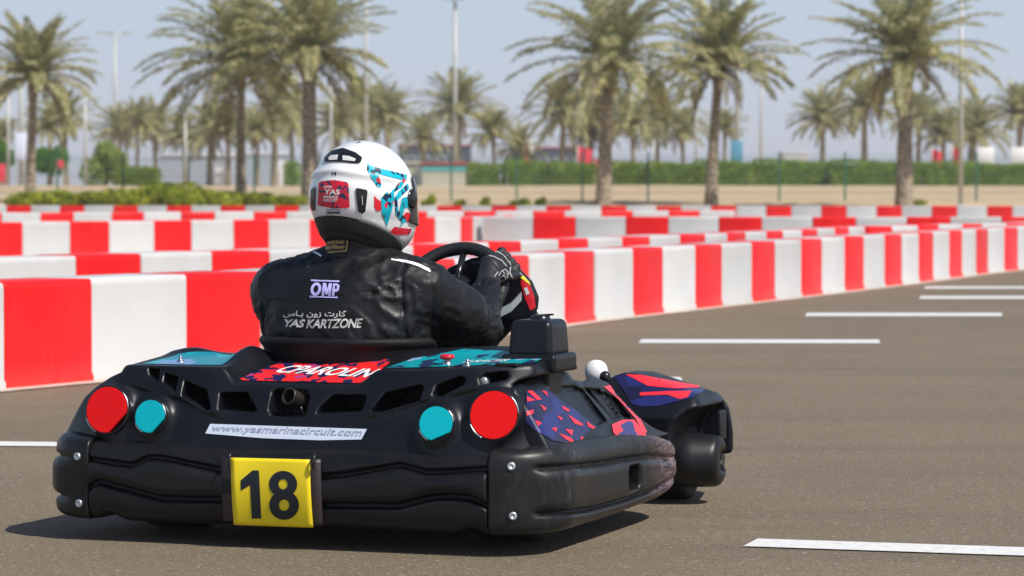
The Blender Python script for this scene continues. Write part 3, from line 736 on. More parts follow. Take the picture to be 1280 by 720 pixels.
sign(1263, 1284, 184, 204, 170, 'white', 'white board above the hedge at the right edge')
def cabin(px0, px1, y0, D, depth, wall, roof, name, label, cat, wins=4, door=True, bandm=None, y1=None):
    x0, _, zt = P3(px0, y0, D); x1 = P3(px1, y0, D)[0]; g = terr(D); H = zt-g; W = x1-x0
    root = empty(name, ((x0+x1)/2, D, g)); tag(root, label, cat)
    bm = bmesh.new(); bm_box(bm, (-W/2, 0, -.1), (W/2, depth, H-.12), .02, 1)
    nr_ = int(W/.25)
    for i in range(nr_): bm_box(bm, (-W/2+.1+i*.25, -.02, 0), (-W/2+.18+i*.25, .01, H-.2))
    frombm('wall', bm, M[wall], root)
    box('roof', (-W/2-.12, -.12, H-.118), (W/2+.12, depth+.12, H), M[roof], root, .02)
    if door:
        d = box('door', (W*.30, -.05, 0), (W*.30+.9, -.022, min(2.05, H*.8)), M['white'], root, .005)
        box('handle', (W*.30+.08, -.09, .95), (W*.30+.12, -.052, 1.1), M['steel'], d)
    for i in range(wins):
        xw = -W/2 + W*(i+.6)/(wins+1.2)
        wn = box('window', (xw, -.05, H*.45), (xw+W/(wins+1.2)*.55, -.022, H*.75), M['white'], root, .005)
        box('pane', (xw+.05, -.056, H*.45+.05), (xw+W/(wins+1.2)*.55-.05, -.0525, H*.75-.05), M['glass'], wn)
    if bandm: box('wall_band', (-W/2+.02, -.045, H*.62), (W/2-.02, -.0215, H*.86), M[bandm], root)
    return root
cabin(200, 286, 193, 215, 5, 'bwood', 'white', 'site_cabin', 'long grey metal cabin behind the hedge, left', 'cabin', 0)
cabin(290, 362, 191, 235, 5, 'bwood', 'white', 'site_cabin', 'pale grey cabin with white roof, left of the helmet', 'cabin', 0)
cabin(527, 592, 203, 150, 3, 'wallcream', 'roofred', 'kiosk', 'cream kiosk with a teal band behind the fence', 'kiosk', 0, False, 'tealpaint')
cabin(506, 524, 202, 152, 3, 'wallcream', 'wallcream', 'kiosk', 'narrow cream kiosk half hidden by the helmet', 'kiosk', 0, True)
cabin(498, 588, 181, 290, 8, 'navywall', 'roofred', 'grandstand', 'long dark low building with red roof edge right of the helmet', 'building', 8, False)
cabin(640, 742, 184, 290, 8, 'navywall', 'roofred', 'grandstand', 'dark low building with red roof behind the middle hedges', 'building', 8, False)
cabin(980, 1010, 190, 330, 8, 'bwhite', 'white', 'distant_building', 'small white distant building above the hedge', 'building', 2, False)
def flag(px, y0, y1, wpx, D, m, label):
    x, _, zt = P3(px, y0, D); zb = P3(px, y1, D)[2]; g = terr(D); w_ = wpx*D/F
    root = empty('flag', (x, D, g)); tag(root, label, 'flag', 'flags beyond the hedge')
    tube('pole', [(0,0,0), (0,0,zt-g+.2)], .04, M['pole'], root, 8)
    vs = []; fs = []; n_ = 10
    for i in range(n_+1):
        t = i/n_
        for j in range(5):
            s_ = j/4; vs.append((t*w_, .12*math.sin(t*7+s_), (zt-g) - (zt-zb)*s_ - t*.35*(zt-zb)*.6))
    for i in range(n_):
        for j in range(4): fs.append((i*5+j, i*5+j+1, (i+1)*5+j+1, (i+1)*5+j))
    mesh('cloth', vs, fs, M[m], root, True)
flag(1164, 186, 206, 13, 165, 'flag', 'red flag drooping above the hedge, left of the bare lamp post')
flag(1190, 184, 206, 12, 165, 'flag', 'red flag just left of the bare lamp post')
flag(647, 181, 204, 14, 200, 'flag', 'red flag left of the middle palm trunk')
flag(655, 172, 190, 12, 200, 'white', 'white flag above the red one, left of the middle palm trunk')
flag(722, 183, 203, 18, 200, 'flag', 'red flag right of the middle small palm')
flag(742, 196, 214, 6, 200, 'flag', 'small red banner touching the thick dark trunk')

# the dusty air over the plain
bm = bmesh.new(); bm_box(bm, (-1600,-60,-3), (1600,1600,17)); haze_box = frombm('haze', bm)
hm_ = bpy.data.materials.new('haze'); hm_.use_nodes = True; hm_.node_tree.nodes.clear()
ho = hm_.node_tree.nodes.new('ShaderNodeOutputMaterial'); hv_ = hm_.node_tree.nodes.new('ShaderNodeVolumePrincipled')
hv_.inputs['Color'].default_value = (.97,.98,1,1); hv_.inputs['Density'].default_value = .0005; hv_.inputs['Anisotropy'].default_value = .2
hm_.node_tree.links.new(hv_.outputs[0], ho.inputs['Volume']); haze_box.data.materials.append(hm_); haze_box['kind'] = 'stuff'
# ================================================================== KART
kart = empty('racing_kart', (OX, OY, 0), -TH)
tag(kart, 'black rental racing kart with number 18, red and teal lamp discs, parked on the asphalt', 'kart')
# ---- rear cowl
def topz(u, v):
    side = .498 + .020*np.clip((v-.16)/.25, 0, 1)
    side = side + .020*sst(.20, .7, u)
    tro = .455 + .215*np.clip(v-.14, 0, .34)
    k = sst(-.248, -.195, u)*(1-sst(.165, .235, u))
    t = side*(1-k) + tro*k
    t = t + .036*np.exp(-((u+.258)/.040)**2 - ((v-.33)/.09)**2)          # hump beside the trough
    t = t + .018*np.exp(-((u+.48)/.07)**2 - ((v-.42)/.05)**2)
    t = t - .10*sst(.48, .62, v)
    t = t + .035*np.exp(-((u-.36)/.22)**4 - ((v-.56)/.13)**2)
    return t
LW = ([.24,.273,.34,.40,.436,.46,.477,.50,.52], [.795,.787,.742,.703,.655,.61,.572,.562,.556])
RW = ([.24,.273,.34,.40,.436,.46,.477,.50,.52], [.795,.780,.695,.675,.672,.675,.680,.680,.672])
def vrear(u, z):
    b = ip(z, [.25,.30,.37,.42,.47,.52], [.020,.035,.060,.085,.118,.140])
    zc = ip(u, [-.6,-.35,-.2,.2,.4,.55,.7], [.455,.405,.35,.36,.42,.452,.47])
    band = sst(-.010, .012, z-zc)
    b = b - .016*band*(1-sst(.62,.72,np.abs(u)))*sst(.16,.3,np.abs(u))
    b = b + .16*np.clip((np.abs(u)-.50)/.30, 0, 1)**2
    return b
def refpoly(P, v): return [(q.x, q.z) for q in (onv(x, y, v) for x, y in P)]
VENTS = [[(183,461),(197,462),(198,476),(187,470)], [(205,467),(222,472),(223,489),(206,478)], [(232,476),(262,488),(271,509),(266,512),(233,494)],
 [(279,491),(311,491),(327,512),(322,514),(281,511)], [(418,494),(459,494),(461,498),(457,513),(402,516),(404,509)],
 [(484,491),(527,481),(530,484),(529,500),(478,515),(470,513)], [(546,482),(575,471),(580,474),(579,481),(551,496),(544,494)],
 [(597,474),(603,468),(627,466),(630,471),(627,475),(600,481)], [(346,486),(384,488),(389,495),(388,516),(383,520),(347,519),(342,512),(342,490)]]
VENTL = [refpoly(P, .10) for P in VENTS]
LAMPS = [(q.x, q.z, r_, k) for q, r_, k in ((onv(136,512,.045),.066,'r'), (onv(189,520.5,.032),.047,'t'), (onv(546,529.5,.032),.0475,'t'), (onv(617,519,.045),.066,'r'))]
def f_cowl(u, v, z):
    w_ = np.where(u < 0, ip(z, *LW), ip(z, *RW))
    w_ = w_ - .10*np.clip((.16-v)/.16, 0, 1)**2
    w_ = np.where(u > 0, w_ - .22*sst(.09, .22, v)*(1-sst(.455, .49, z)), w_)
    d = smax(z - topz(u, v), (vrear(u, z) - v)*.92, .012)
    d = smax(d, (np.abs(u) - w_)*.75, .013)
    d = smax(d, v - .66, .02); d = smax(d, .262 - z, .006)
    for lu, lz, r_, _ in LAMPS:                                            # raised pods behind the lamp discs
        rr = np.sqrt((u-lu)**2 + (z-lz)**2)
        vv = .045 + .16*max(0, (abs(lu)-.5)/.3)**2
        d = smin(d, smax(rr - r_ - .003, np.abs(v-(vv+.05)) - .058, .012), .035)
    for P in VENTL:
        us = [p[0] for p in P]; zs = [p[1] for p in P]
        mk = (u > min(us)-.02) & (u < max(us)+.02) & (z > min(zs)-.02) & (z < max(zs)+.02)
        if not mk.any(): continue
        pd = poly2d(u[mk], z[mk], P); cut = np.maximum(pd - .001, v[mk] - .27)
        cut = np.maximum(cut, -(v[mk]+.1)); d[mk] = smax(d[mk], -cut, .005)
    return d
cowl = sdf_mesh('rear_cowl', f_cowl, (-.83,-.03,.25), (.83,.68,.585), .0055, M['cowl'], kart)
T_cowl = bvh(cowl)
DOWN = lambda x, y: (Vector((x, y, 1.2)), Vector((0, 0, -1)))
# deck stickers, cut out in plan
def plan(px, py, z=.50): q = onz(px, py, z); return (q.x, q.y)
ls = wrap('deck_sticker', poly_bm([(-.52,.165),(-.27,.165),(-.272,.26),(-.31,.36),(-.40,.40),(-.50,.36)]), T_cowl, M['camoteal2'], cowl, DOWN, .0018, .02)
cs_ = wrap('deck_sticker', poly_bm([(-.205,.152),(-.05,.152),(.06,.150),(.165,.152),(.185,.20),(.17,.36),(.135,.455),(-.02,.42),(-.165,.345),(-.20,.22)]), T_cowl, M['camored'], cowl, DOWN, .0018, .012); tag(cs_, 'red and navy camouflage deck sticker')
rs = wrap('deck_sticker', poly_bm([(.23,.185),(.60,.178),(.662,.19),(.66,.30),(.50,.42),(.36,.46),(.24,.36)]), T_cowl, M['camoteal'], cowl, DOWN, .0018, .015); tag(rs, 'teal and navy deck sticker')
tb = text_bm('CPAROLIN', .025, quad=[(-.115,.315),(.175,.29),(.160,.205),(-.145,.235)])
wrap('lettering', tb, T_cowl, M['white'], cs_, DOWN, .0034, .012)
tb = text_bm('T-RACER', .01, quad=[(.44,.285),(.58,.28),(.57,.235),(.43,.24)])
wrap('lettering', tb, T_cowl, M['white'], rs, DOWN, .0034, .012)
# web address strip
st_ = wrap('address_strip', poly_bm([(263,530),(459,536.5),(452,549.5),(400,550.5),(330,548),(257,542)]), T_cowl, M['url'], cowl, None, .002, 5)
wrap('lettering', text_bm('www.yasmarinacircuit.com', .012, quad=[(268,531.5),(455,537),(450,548.5),(262,541.5)]), T_cowl, M['greytxt'], st_, None, .0034, 5)
# lamps
for lu, lz, r_, k in LAMPS:
    vv = .045 + .16*max(0, (abs(lu)-.5)/.3)**2 - .019
    yaw = (-.06 if lu < 0 else .10)*(1 if k == 'r' else .6)
    mtx = Matrix.Translation((lu, vv, lz)) @ Matrix.Rotation(yaw, 4, 'Z') @ Matrix.Rotation(R(80), 4, 'X')
    name = 'rear_lamp'
    P = []
    cutd = .80 if k == 't' else (.80 if lu < 0 else 1.1)
    for i in range(56):
        a = 2*math.pi*i/56; x, y = math.cos(a), math.sin(a)
        cx_, cy_ = (math.cos(R(-42)), math.sin(R(-42))) if lu < 0 else (math.cos(R(-66)), math.sin(R(-66)))
        dd = x*cx_ + y*cy_
        if dd > cutd: x -= cx_*(dd-cutd); y -= cy_*(dd-cutd)
        P.append((x*r_, y*r_))
    bm = bmesh.new(); f0 = bm.faces.new([bm.verts.new((x, y, .004)) for x, y in P])
    ex = bmesh.ops.extrude_face_region(bm, geom=[f0]); vs_ = [v for v in ex['geom'] if isinstance(v, bmesh.types.BMVert)]
    bmesh.ops.translate(bm, vec=(0,0,-.010), verts=vs_); bmesh.ops.recalc_face_normals(bm, faces=bm.faces)
    es = [e for e in bm.edges if all(abs(v.co.z-.004) < 1e-6 for v in e.verts)]
    bmesh.ops.bevel(bm, geom=es, offset=.0015, segments=2, affect='EDGES')
    bmesh.ops.transform(bm, matrix=mtx, verts=bm.verts)
    lamp = frombm(name, bm, M['redlamp' if k == 'r' else 'teallamp'], kart); sharp(lamp)
    tag(lamp, ('round red' if k == 'r' else 'smaller round teal') + (' reflector disc on the left of the cowl' if lu < 0 else ' reflector disc on the right of the cowl'))
    lathe('bezel', [(r_*1.0, -.03), (r_*1.07, -.012), (r_*1.075, .000), (r_*1.03, .002), (r_*.99, -.004)], M['gloss'], lamp, 40, mtx)
    # bright clip showing at the edge
    for a0, a1 in ((200, 245), (5, 50)):
        tube('clip', [mtx @ Vector((r_*1.055*math.cos(R(a0+(a1-a0)*i/8)), r_*1.055*math.sin(R(a0+(a1-a0)*i/8)), .001)) for i in range(9)], .0022, M['steel'], lamp, 6)
# exhaust
ex = onv(361,495,.07); tube('exhaust_pipe', [ex, ex+Vector((.016,.05,-.018)), ex+Vector((.05,.16,-.05))], .0235, M['pipe'], kart, 24, False)
exi = bpy.data.objects[[o.name for o in kart.children if o.name.startswith('exhaust_pipe')][0]]
tube('pipe_lining', [ex+Vector((0,.002,0)), ex+Vector((.016,.05,-.018)), ex+Vector((.05,.16,-.05))], .0205, M['blk'], exi, 24, False)
lathe('rim', [(.0205,-.001),(.0225,-.003),(.0245,-.001),(.0245,.004),(.0205,.004)], M['pipe'], exi, 24, Matrix.Translation(ex) @ (Vector((.016,.05,-.018)).to_track_quat('Z','Y').to_matrix().to_4x4()))
tube('exhaust_spring', [onv(372,500,.10), onv(381,519,.10)], .0016, M['steel'], kart, 6)
bm = bmesh.new()
for i in range(13):
    x = -.09 + i*.0125; bm_box(bm, (x,.16,.355), (x+.004,.163,.45))
    if i < 8: bm_box(bm, (-.09,.164,.36+i*.0125), (.07,.167,.364+i*.0125))
frombm('exhaust_grille', bm, M['gloss'], kart)
# ---- rear bumper
def groove(d, z, zl, w_=.0075, a=.013): return a*np.exp(-((z-zl)/w_)**2)
def zl_ref(pts, v): q = [onv(x, y, v) for x, y in pts]; return [t.x for t in q], [t.z for t in q]
GU = zl_ref([(112,574),(140,579),(166,582),(176,578),(184,573),(200,573),(273,587),(285,588),(395,597),(430,594),(461,589),(499,582.5),(515,586),(534,591),(565,590),(612,587)], .0)
GL = zl_ref([(112,611),(120,604),(128,602),(140,606),(167,613),(204,623),(271,624),(405,631),(500,632),(520,627),(538,622),(560,620),(588,622),(600,627),(612,634)], .0)
def panel_v(u, z):
    gu = ip(u, *GU); gl = ip(u, *GL)
    b = .018*(1-sst(.003,.014,np.abs(z-gu))) + .018*(1-sst(.003,.014,np.abs(z-gl)))
    mid = sst(.0, .03, gu-z)*sst(.0,.03, z-gl)
    return b - .010*mid
def f_bump(u, v, z):
    ztop = .284 + .006*np.sin(u*9) + .010*np.exp(-((u+.42)/.05)**2) - .010*sst(.0,.25,.1-np.abs(u))
    zbot = .060 + .022*np.exp(-((np.abs(u)-.55)/.03)**2) + .004*np.sin(u*7+1)
    back = panel_v(u, z) + .030*((z-.17)/.11)**4 - .012
    d = smax(back - v, z-ztop, .028); d = smax(d, zbot-z, .03)
    d = smax(d, v-.16, .02); return smax(d, np.abs(u)-.6055, .006)
rb = sdf_mesh('rear_bumper', f_bump, (-.62,-.04,.045), (.62,.17,.31), .005, M['bumper'], kart)
GU2 = ([0,.10,.18,.30,.45,.60,.75,.90,1.05,1.2], [.238,.240,.234,.234,.236,.232,.226,.216,.203,.185])
def grv(P, uu=.775): q = [onu(x, y, uu) for x, y in P]; return [t.y for t in q], [t.z for t in q]
RU = grv([(700,583.5),(746,579),(777,573.5),(808,569.6),(838,572)]); RL = grv([(700,640.5),(735,636),(777,624.5),(808,613),(838,598)])
def side_f(sg):
    def f(u, v, z):
        U = u*sg
        hw = .790; r_ = .20
        qx = np.abs(U)-hw+r_; qy = np.abs(v-.65)-.66+r_
        plan_ = np.sqrt(np.maximum(qx,0)**2+np.maximum(qy,0)**2) + np.minimum(np.maximum(qx,qy),0) - r_
        if sg > 0:
            gu = ip(v, *RU); gl = ip(v, *RL); f0 = sst(.04,.10, v + (U-.70)*.6)*(1-.92*sst(1.02,1.24,v))
            # grooves begin just past the end screws and run forward
        else:
            gu = .235 + 0*v; gl = .120 + 0*v; f0 = sst(.66,.74,U)
        b = f0*(.016*np.exp(-((z-gu)/.0075)**2) + .016*np.exp(-((z-gl)/.0075)**2))
        mid = sst(0,.03,gu-z)*sst(0,.03,z-gl)
        d0 = plan_ + b - .009*mid*f0 + .012*np.abs((z-.17)/.115)**6
        zt = ip(v, [0,.1,.4,.725,1.0,1.12,1.24,1.31], [.292,.302,.302,.288,.264,.240,.182,.14])
        zb = ip(v, [0,.154,.576,1.0,1.1,1.24,1.31], [.060,.064,.064,.074,.086,.12,.14])
        d = smax(d0, z-zt, .022); d = smax(d, zb-z, .03)
        d = smax(d, -(plan_+.14), .01); d = smax(d, .6085-U, .006)
        if sg > 0:
            hole = rbox(U, v, z, (.70,.66,.128), (.95,.775,.198), .018); d = smax(d, -hole, .014)
        return smax(d, .56-U, .005)
    return f
sbR = sdf_mesh('side_bumper', side_f(1), (.58,-.02,.05), (.81,1.33,.31), .005, M['sidebumper'], kart)
sb = sdf_mesh('side_bumper', side_f(-1), (-.81,-.02,.05), (-.58,1.33,.31), .006, M['bumper'], kart)
tag(sbR, 'scuffed right side bumper with a rectangular hole'); tag(sb, 'left side bumper'); 
T_sb = bvh(sb, sbR, rb)
def screw(px, py, r_=.0115):
    o, d = CL, rdir(px, py).normalized(); h = T_sb.ray_cast(o, d)
    if h[0] is None: return
    m_ = Matrix.Translation(h[0]) @ h[1].to_track_quat('Z','Y').to_matrix().to_4x4()
    lathe('screw', [(0,.0035),(.0042,.0035),(.0045,.006),(r_*.9,.0055),(r_,.003),(r_,-.003)], M['zinc'], kart, 20, m_)
for p in ((97,570.5),(99,629),(639,583),(641,645)): screw(*p)
# ---- number plate
T_rb = bvh(rb)
def arc_plate(name, x0, x1, ytl, ytr, ybl, ybr, m, off, parent, rnd_=0, bow=.0):
    P = [(x0,ytl),(x1,ytr),(x1+5,ybr),(x0+5,ybl)] if not rnd_ else None
    nxs, nys = 16, 18; vs = []; fs = []
    for j in range(nys+1):
        for i in range(nxs+1):
            a, b = i/nxs, j/nys
            x = x0 + (x1-x0)*a + b*b*(rnd_ or 4)
            y = (ytl*(1-a)+ytr*a)*(1-b) + (ybl*(1-a)+ybr*a)*b
            q = onv(x, y, -.030 - off + .05*(b-.42)**2 + .004*math.sin(a*5) + (.0 if not bow else bow*(2*a-1)**2)); vs.append(q)
    for j in range(nys):
        for i in range(nxs): k = j*(nxs+1)+i; fs.append((k, k+1, k+nxs+2, k+nxs+1))
    o = mesh(name, vs, fs, m, parent, True)
    md = o.modifiers.new('s', 'SOLIDIFY'); md.thickness = .0018; md.offset = 0
    return o
M['holder'] = mat('plate_holder', (.035,.024,.026), .45)
hold = arc_plate('plate_holder', 276, 401, 571, 574, 652, 657, M['holder'], .0, kart, 3, .012)
pl = arc_plate('number_plate', 288.5, 387.5, 572, 574.5, 656, 659.5, M['yellow'], .006, kart, 4)
T_pl = bvh(pl)
def digits():
    one = [(301,600.5),(316,588),(324,588),(327,648),(315,648),(313,606),(301.5,613)]
    wrap('numeral', poly_bm(one), T_pl, M['ink'], pl, None, .0022, 5)
    bm = bmesh.new()
    def ring(cx, cy, rx, ry, hx, hy, y0=None, y1=None):
        n_ = 40; o_ = [bm.verts.new((cx+rx*math.cos(2*math.pi*i/n_), cy+ry*math.sin(2*math.pi*i/n_), 0)) for i in range(n_)]
        i_ = [bm.verts.new((cx+hx*math.cos(2*math.pi*i/n_), cy+hy*math.sin(2*math.pi*i/n_), 0)) for i in range(n_)]
        for i in range(n_): bm.faces.new((o_[i], o_[(i+1)%n_], i_[(i+1)%n_], i_[i]))
    ring(354.3, 605.2, 17.6, 16.6, 5.7, 6.3); 
    wrap('numeral', bm, T_pl, M['ink'], pl, None, .0022, 5)
    bm = bmesh.new()
    n_ = 40; cx, cy, rx, ry, hx, hy = 355.6, 631.2, 18.6, 18.2, 6.4, 7.0
    o_ = [bm.verts.new((cx+rx*math.cos(2*math.pi*i/n_), cy+ry*math.sin(2*math.pi*i/n_), 0)) for i in range(n_)]
    i_ = [bm.verts.new((cx+hx*math.cos(2*math.pi*i/n_), cy+hy*math.sin(2*math.pi*i/n_), 0)) for i in range(n_)]
    for i in range(n_): bm.faces.new((o_[i], o_[(i+1)%n_], i_[(i+1)%n_], i_[i]))
    wrap('numeral', bm, T_pl, M['ink'], pl, None, .0026, 5)
digits()
for px, y0, y1 in ((286,566,584),(391.5,568,587)):
    tube('cable_tie', [onv(px+3, y0-2, -.010), onv(px+1.5, y0+2, -.044), onv(px, (y0+y1)/2, -.046), onv(px-.5, y1, -.044)], .0035, M['gloss'], kart, 8)
# ---- side pod
def f_pod0(u, v, z):
    rg = ip(v, [.05,.15,.30,.44,.58,.69,.82,.92,1.03,1.15,1.25], [.44,.465,.480,.480,.477,.463,.445,.428,.370,.298,.245])
    g = np.clip((.764-u)/.120, 0, 1)**.82
    top = .255 + (rg-.255)*g - .03*np.clip((.62-u)/.2, 0, 1)
    d = smax((z-top)*.60, u-.758, .012); d = smax(d, .42-u, .02); d = smax(d, .25-z, .01)
    d = smax(d, .10-v, .02); return smax(d, v-1.22, .03)
def march(f, px, py):
    d = rdir(px, py).normalized(); t = 8.0
    for _ in range(160):
        q = CL + d*t; s_ = float(f(*[np.array([c]) for c in q])[0])
        if s_ < .0008: return q
        t += max(s_*.7, .001)
        if t > 12: return None
    return q
D0 = rdir(740, 510).normalized(); E1 = D0.cross(Vector((0,0,1))).normalized(); E2 = E1.cross(D0).normalized()
def vz(P):
    r_ = [march(f_pod0, *p) for p in P]; return [(q.dot(E1), q.dot(E2)) for q in r_ if q is not None]
RECS = [vz(P) for P in ([(686,488),(702,483.5),(717,483),(728,488),(757,526),(746,531)], [(731,486),(748,487),(775,521),(764,524)], [(755,491),(770,500),(789,523),(781,523)], [(712,466),(727,465),(735,471),(729,477),(716,474)], [(761,475),(768,477),(775,486),(768,487)])]
AR = march(f_pod0, 748, 552)
def f_pod(u, v, z):
    d = f_pod0(u, v, z)
    # raised black frame round the three recesses
    for P in RECS:
        if len(P) < 3: continue
        pd = poly2d(u*E1.x+v*E1.y+z*E1.z, u*E2.x+v*E2.y+z*E2.z, P); cut = np.maximum(pd, -(d+.014)); d = smax(d, -cut, .012)
    dm = (np.sqrt(((v-AR.y)/.120)**2 + ((z-AR.z+.030)/.058)**2 + ((u-AR.x+.035)/.05)**2)-1)*.05; d = smin(d, dm, .010)
    return d
pod = sdf_mesh('side_pod', f_pod, (.41,.06,.21), (.80,1.24,.52), .0042, M['cowl'], kart)
tmp = sdf_mesh('tmp', f_pod0, (.41,.06,.21), (.80,1.24,.52), .008); T_pod = bvh(tmp); bpy.data.objects.remove(tmp)
for P, m_, l in (([(657,489),(683,487.5),(690,492),(745,533),(733,540),(726,549),(722,557),(690,551),(672,540),(657,527)], 'camonavy2', 'navy and pink camouflage sticker'),
              ([(764,531),(778,525),(792,525),(811,549),(800,551),(777,552),(766,541)], 'camopink', 'pink red camouflage sticker'),
              ([(754,484),(762,482),(780,498),(795,515),(808,540),(804,543),(794,524),(772,499)], 'camopink', None)):
    o = wrap('pod_sticker', poly_bm(P), T_pod, M[m_], pod, None, .0024, 3)
    if l: tag(o, l)
SHARDS = [[(658,489.5),(664,489),(676,500),(670,500.5)], [(657.5,496),(668,501),(658,502.5)], [(676,489),(682,490),(684,496)], [(658,514.5),(666,513),(665,518),(658,520)],
 [(701,507.5),(711,513),(709,515),(703,512)], [(709,519),(726.5,530),(727.5,533),(717,530)], [(732,527.5),(743,535),(740,537),(734,533.5)], [(705,537),(715,538),(713.5,545)], [(688,536),(695,535),(694,540.5)],
 [(724,554),(724.5,547.5),(728,546),(726.5,551)], [(695,520),(702,523),(700,526)], [(697,542),(712,547.5),(720,555.5),(716,555),(706,549.5)], [(668,526),(676,529),(672,533)], [(674,506),(682,511),(679,514)]]
for P in SHARDS: wrap('pod_graphic', poly_bm(P), T_pod, M['pink'], pod, None, .0036, 2.5)
# ---- tank beside the seat
def f_tank(u, v, z):
    k = 1 - .10*np.clip((z-.54)/.1, 0, 1)
    return rbox((u-.617)/k, (v-.385)/k, z, (-.066,-.085,.53), (.066,.085,.636), .020)*.95
tank = sdf_mesh('tank', f_tank, (.52,.28,.52), (.71,.49,.65), .004, M['cowl'], kart); tag(tank, 'black box tank with a rounded top and vent cap')
tb_ = sdf_mesh('base', lambda u, v, z: smin(rbox(u, v, z, (.537,.287,.490), (.699,.483,.541), .012), rbox(u, v, z, (.575,.33,.40), (.665,.45,.50), .01), .01), (.52,.27,.40), (.72,.50,.55), .005, M['cowl'], tank)
lathe('cap', [(0,.012),(.012,.014),(.026,.010),(.028,0)], M['gloss'], tank, 24, Matrix.Translation((.622,.385,.636)))
tube('vent_pin', [(.616,.375,.64), (.616,.375,.665)], .0022, M['steel'], tank, 6)
tube('lever', [(.622,.385,.647), (.662,.380,.650)], .0035, M['gloss'], tank, 6)
# kill switch and bolts
def stand(px, py): 
    h = T_cowl.ray_cast(CL, rdir(px, py).normalized()); return h[0] if h[0] is not None else onz(px, py, .52)
q = stand(559, 455.5)
ks = lathe('kill_switch', [(.008,0),(.009,.012),(.011,.014),(.019,.016),(.0215,.021),(.019,.027),(.008,.029),(0,.029)], M['redknob'], kart, 28, Matrix.Translation(q))
lathe('collar', [(.014,-.002),(.014,.004),(.010,.007),(.009,.012)], M['steel'], ks, 20, Matrix.Translation(q))
for px, py in ((225.5,452.5),(584,457)):
    q = stand(px, py); lathe('bolt', [(.014,-.001),(.014,.002),(.008,.003),(.008,.008),(.0045,.009),(.0045,.018),(0,.019)], M['steel'], kart, 12, Matrix.Translation(q))
q = stand(635, 457); box('latch', q+Vector((-.035,-.012,-.001)), q+Vector((.03,.014,.007)), M['gloss'], kart, .003)
q = onv(604, 477, .13); lathe('valve', [(0,.006),(.010,.008),(.0145,.004),(.0145,-.02)], M['alu'], kart, 20, Matrix.Translation(q) @ Matrix.Rotation(R(90), 4, 'X'))
# white cap and black ball past the pod
q = onv(744, 463, 1.22)
lathe('white_cap', [(0,.02),(.020,.016),(.032,.007),(.037,-.010),(.033,-.03),(.0,-.035)], M['white'], kart, 28, Matrix.Translation(q) @ Matrix.Rotation(R(70), 4, 'X'))
q = onu(756.5, 471, .62)
lathe('ball_knob', [(0,.018)]+[(.0175*math.sin(R(a)), .0175*math.cos(R(a))) for a in range(15,180,15)]+[(0,-.018)], M['gloss'], kart, 20, Matrix.Translation(q))
tube('stalk', [q, q+Vector((-.005,0,-.03))], .006, M['gloss'], kart, 8)
# ---- nose and front guard
def f_nose(u, v, z):
    top = ip(u, [-.75,-.67,-.45,-.2,.2,.42,.47,.52,.72,.75,.78], [.30,.37,.40,.36,.36,.395,.414,.412,.352,.315,.20]) - .05*np.clip((v-1.72)/.25,0,1)**2 - .025*np.clip((1.58-v)/.1,0,1)**2
    d = smax((z-top)*.8, np.abs(u)-.768, .03)
    vb = 1.50 + .09*np.clip((z-.28)/.12, 0, 1) ; d = smax(d, vb-v, .03); d = smax(d, v-1.93+.5*np.clip(np.abs(u)-.5,0,1)**2, .05); d = smax(d, .14-z, .02)
    for s_ in (-1, 1):
        a = np.sqrt(((u*s_-.745)/.085)**2 + ((z-.205)/.105)**2)-1; a = np.maximum(a*.09, v-1.85); d = smax(d, -a, .012)
    return d
nose = sdf_mesh('nose_cone', f_nose, (-.84,1.46,.13), (.84,2.01,.43), .0085, M['cowl'], kart)
T_nose = bvh(nose)
o = wrap('nose_sticker', poly_bm([(768,470),(776,468),(800,471),(884,485.5),(876,492),(862,498),(824,507.5),(802,508.5),(790,505)]), T_nose, M['camonavy2'], nose, None, .002, 4)
wrap('nose_sticker', poly_bm([(782,468.4),(800,469.5),(884,485),(845,486.5),(810,483)]), T_nose, M['pink'], nose, None, .0032, 4)
wrap('nose_sticker', poly_bm([(800,491),(835,489.5),(864,489.5),(860,497),(850,499.5),(835,494),(800,495)]), T_nose, M['pink'], nose, None, .0032, 4)
def f_guard(u, v, z):
    d = 1e3
    for s_ in (-1, 1):
        U = u*s_
        a = cap(U, v, z, (.46,1.60,.140), (.650,1.58,.138), .055, .070)
        b = cap(U, v, z, (.695,1.59,.138), (.760,1.62,.138), .084, .084); b = smax(b, U-.800, .02)
        c = cap(U, v, z, (.70,1.7,.125), (.65,1.92,.12), .072, .07)
        h = np.maximum(np.sqrt((v-1.65)**2*.5 + (z-.138)**2) - .036, .715-U)
        q = smin(smin(a, b, .004), c, .02); q = smax(q, -h, .01); d = np.minimum(d, q)
    e = np.maximum(np.sqrt((v-1.93)**2 + ((z-.12))**2) - .07, np.abs(u)-.63)
    return smin(d, e, .02)
guard = sdf_mesh('front_bumper', f_guard, (-.87,1.5,.03), (.87,2.09,.22), .008, M['bumper'], kart)
box('side_flap', (.770,1.66,.20), (.785,1.72,.295), M['blk'], kart, .005)
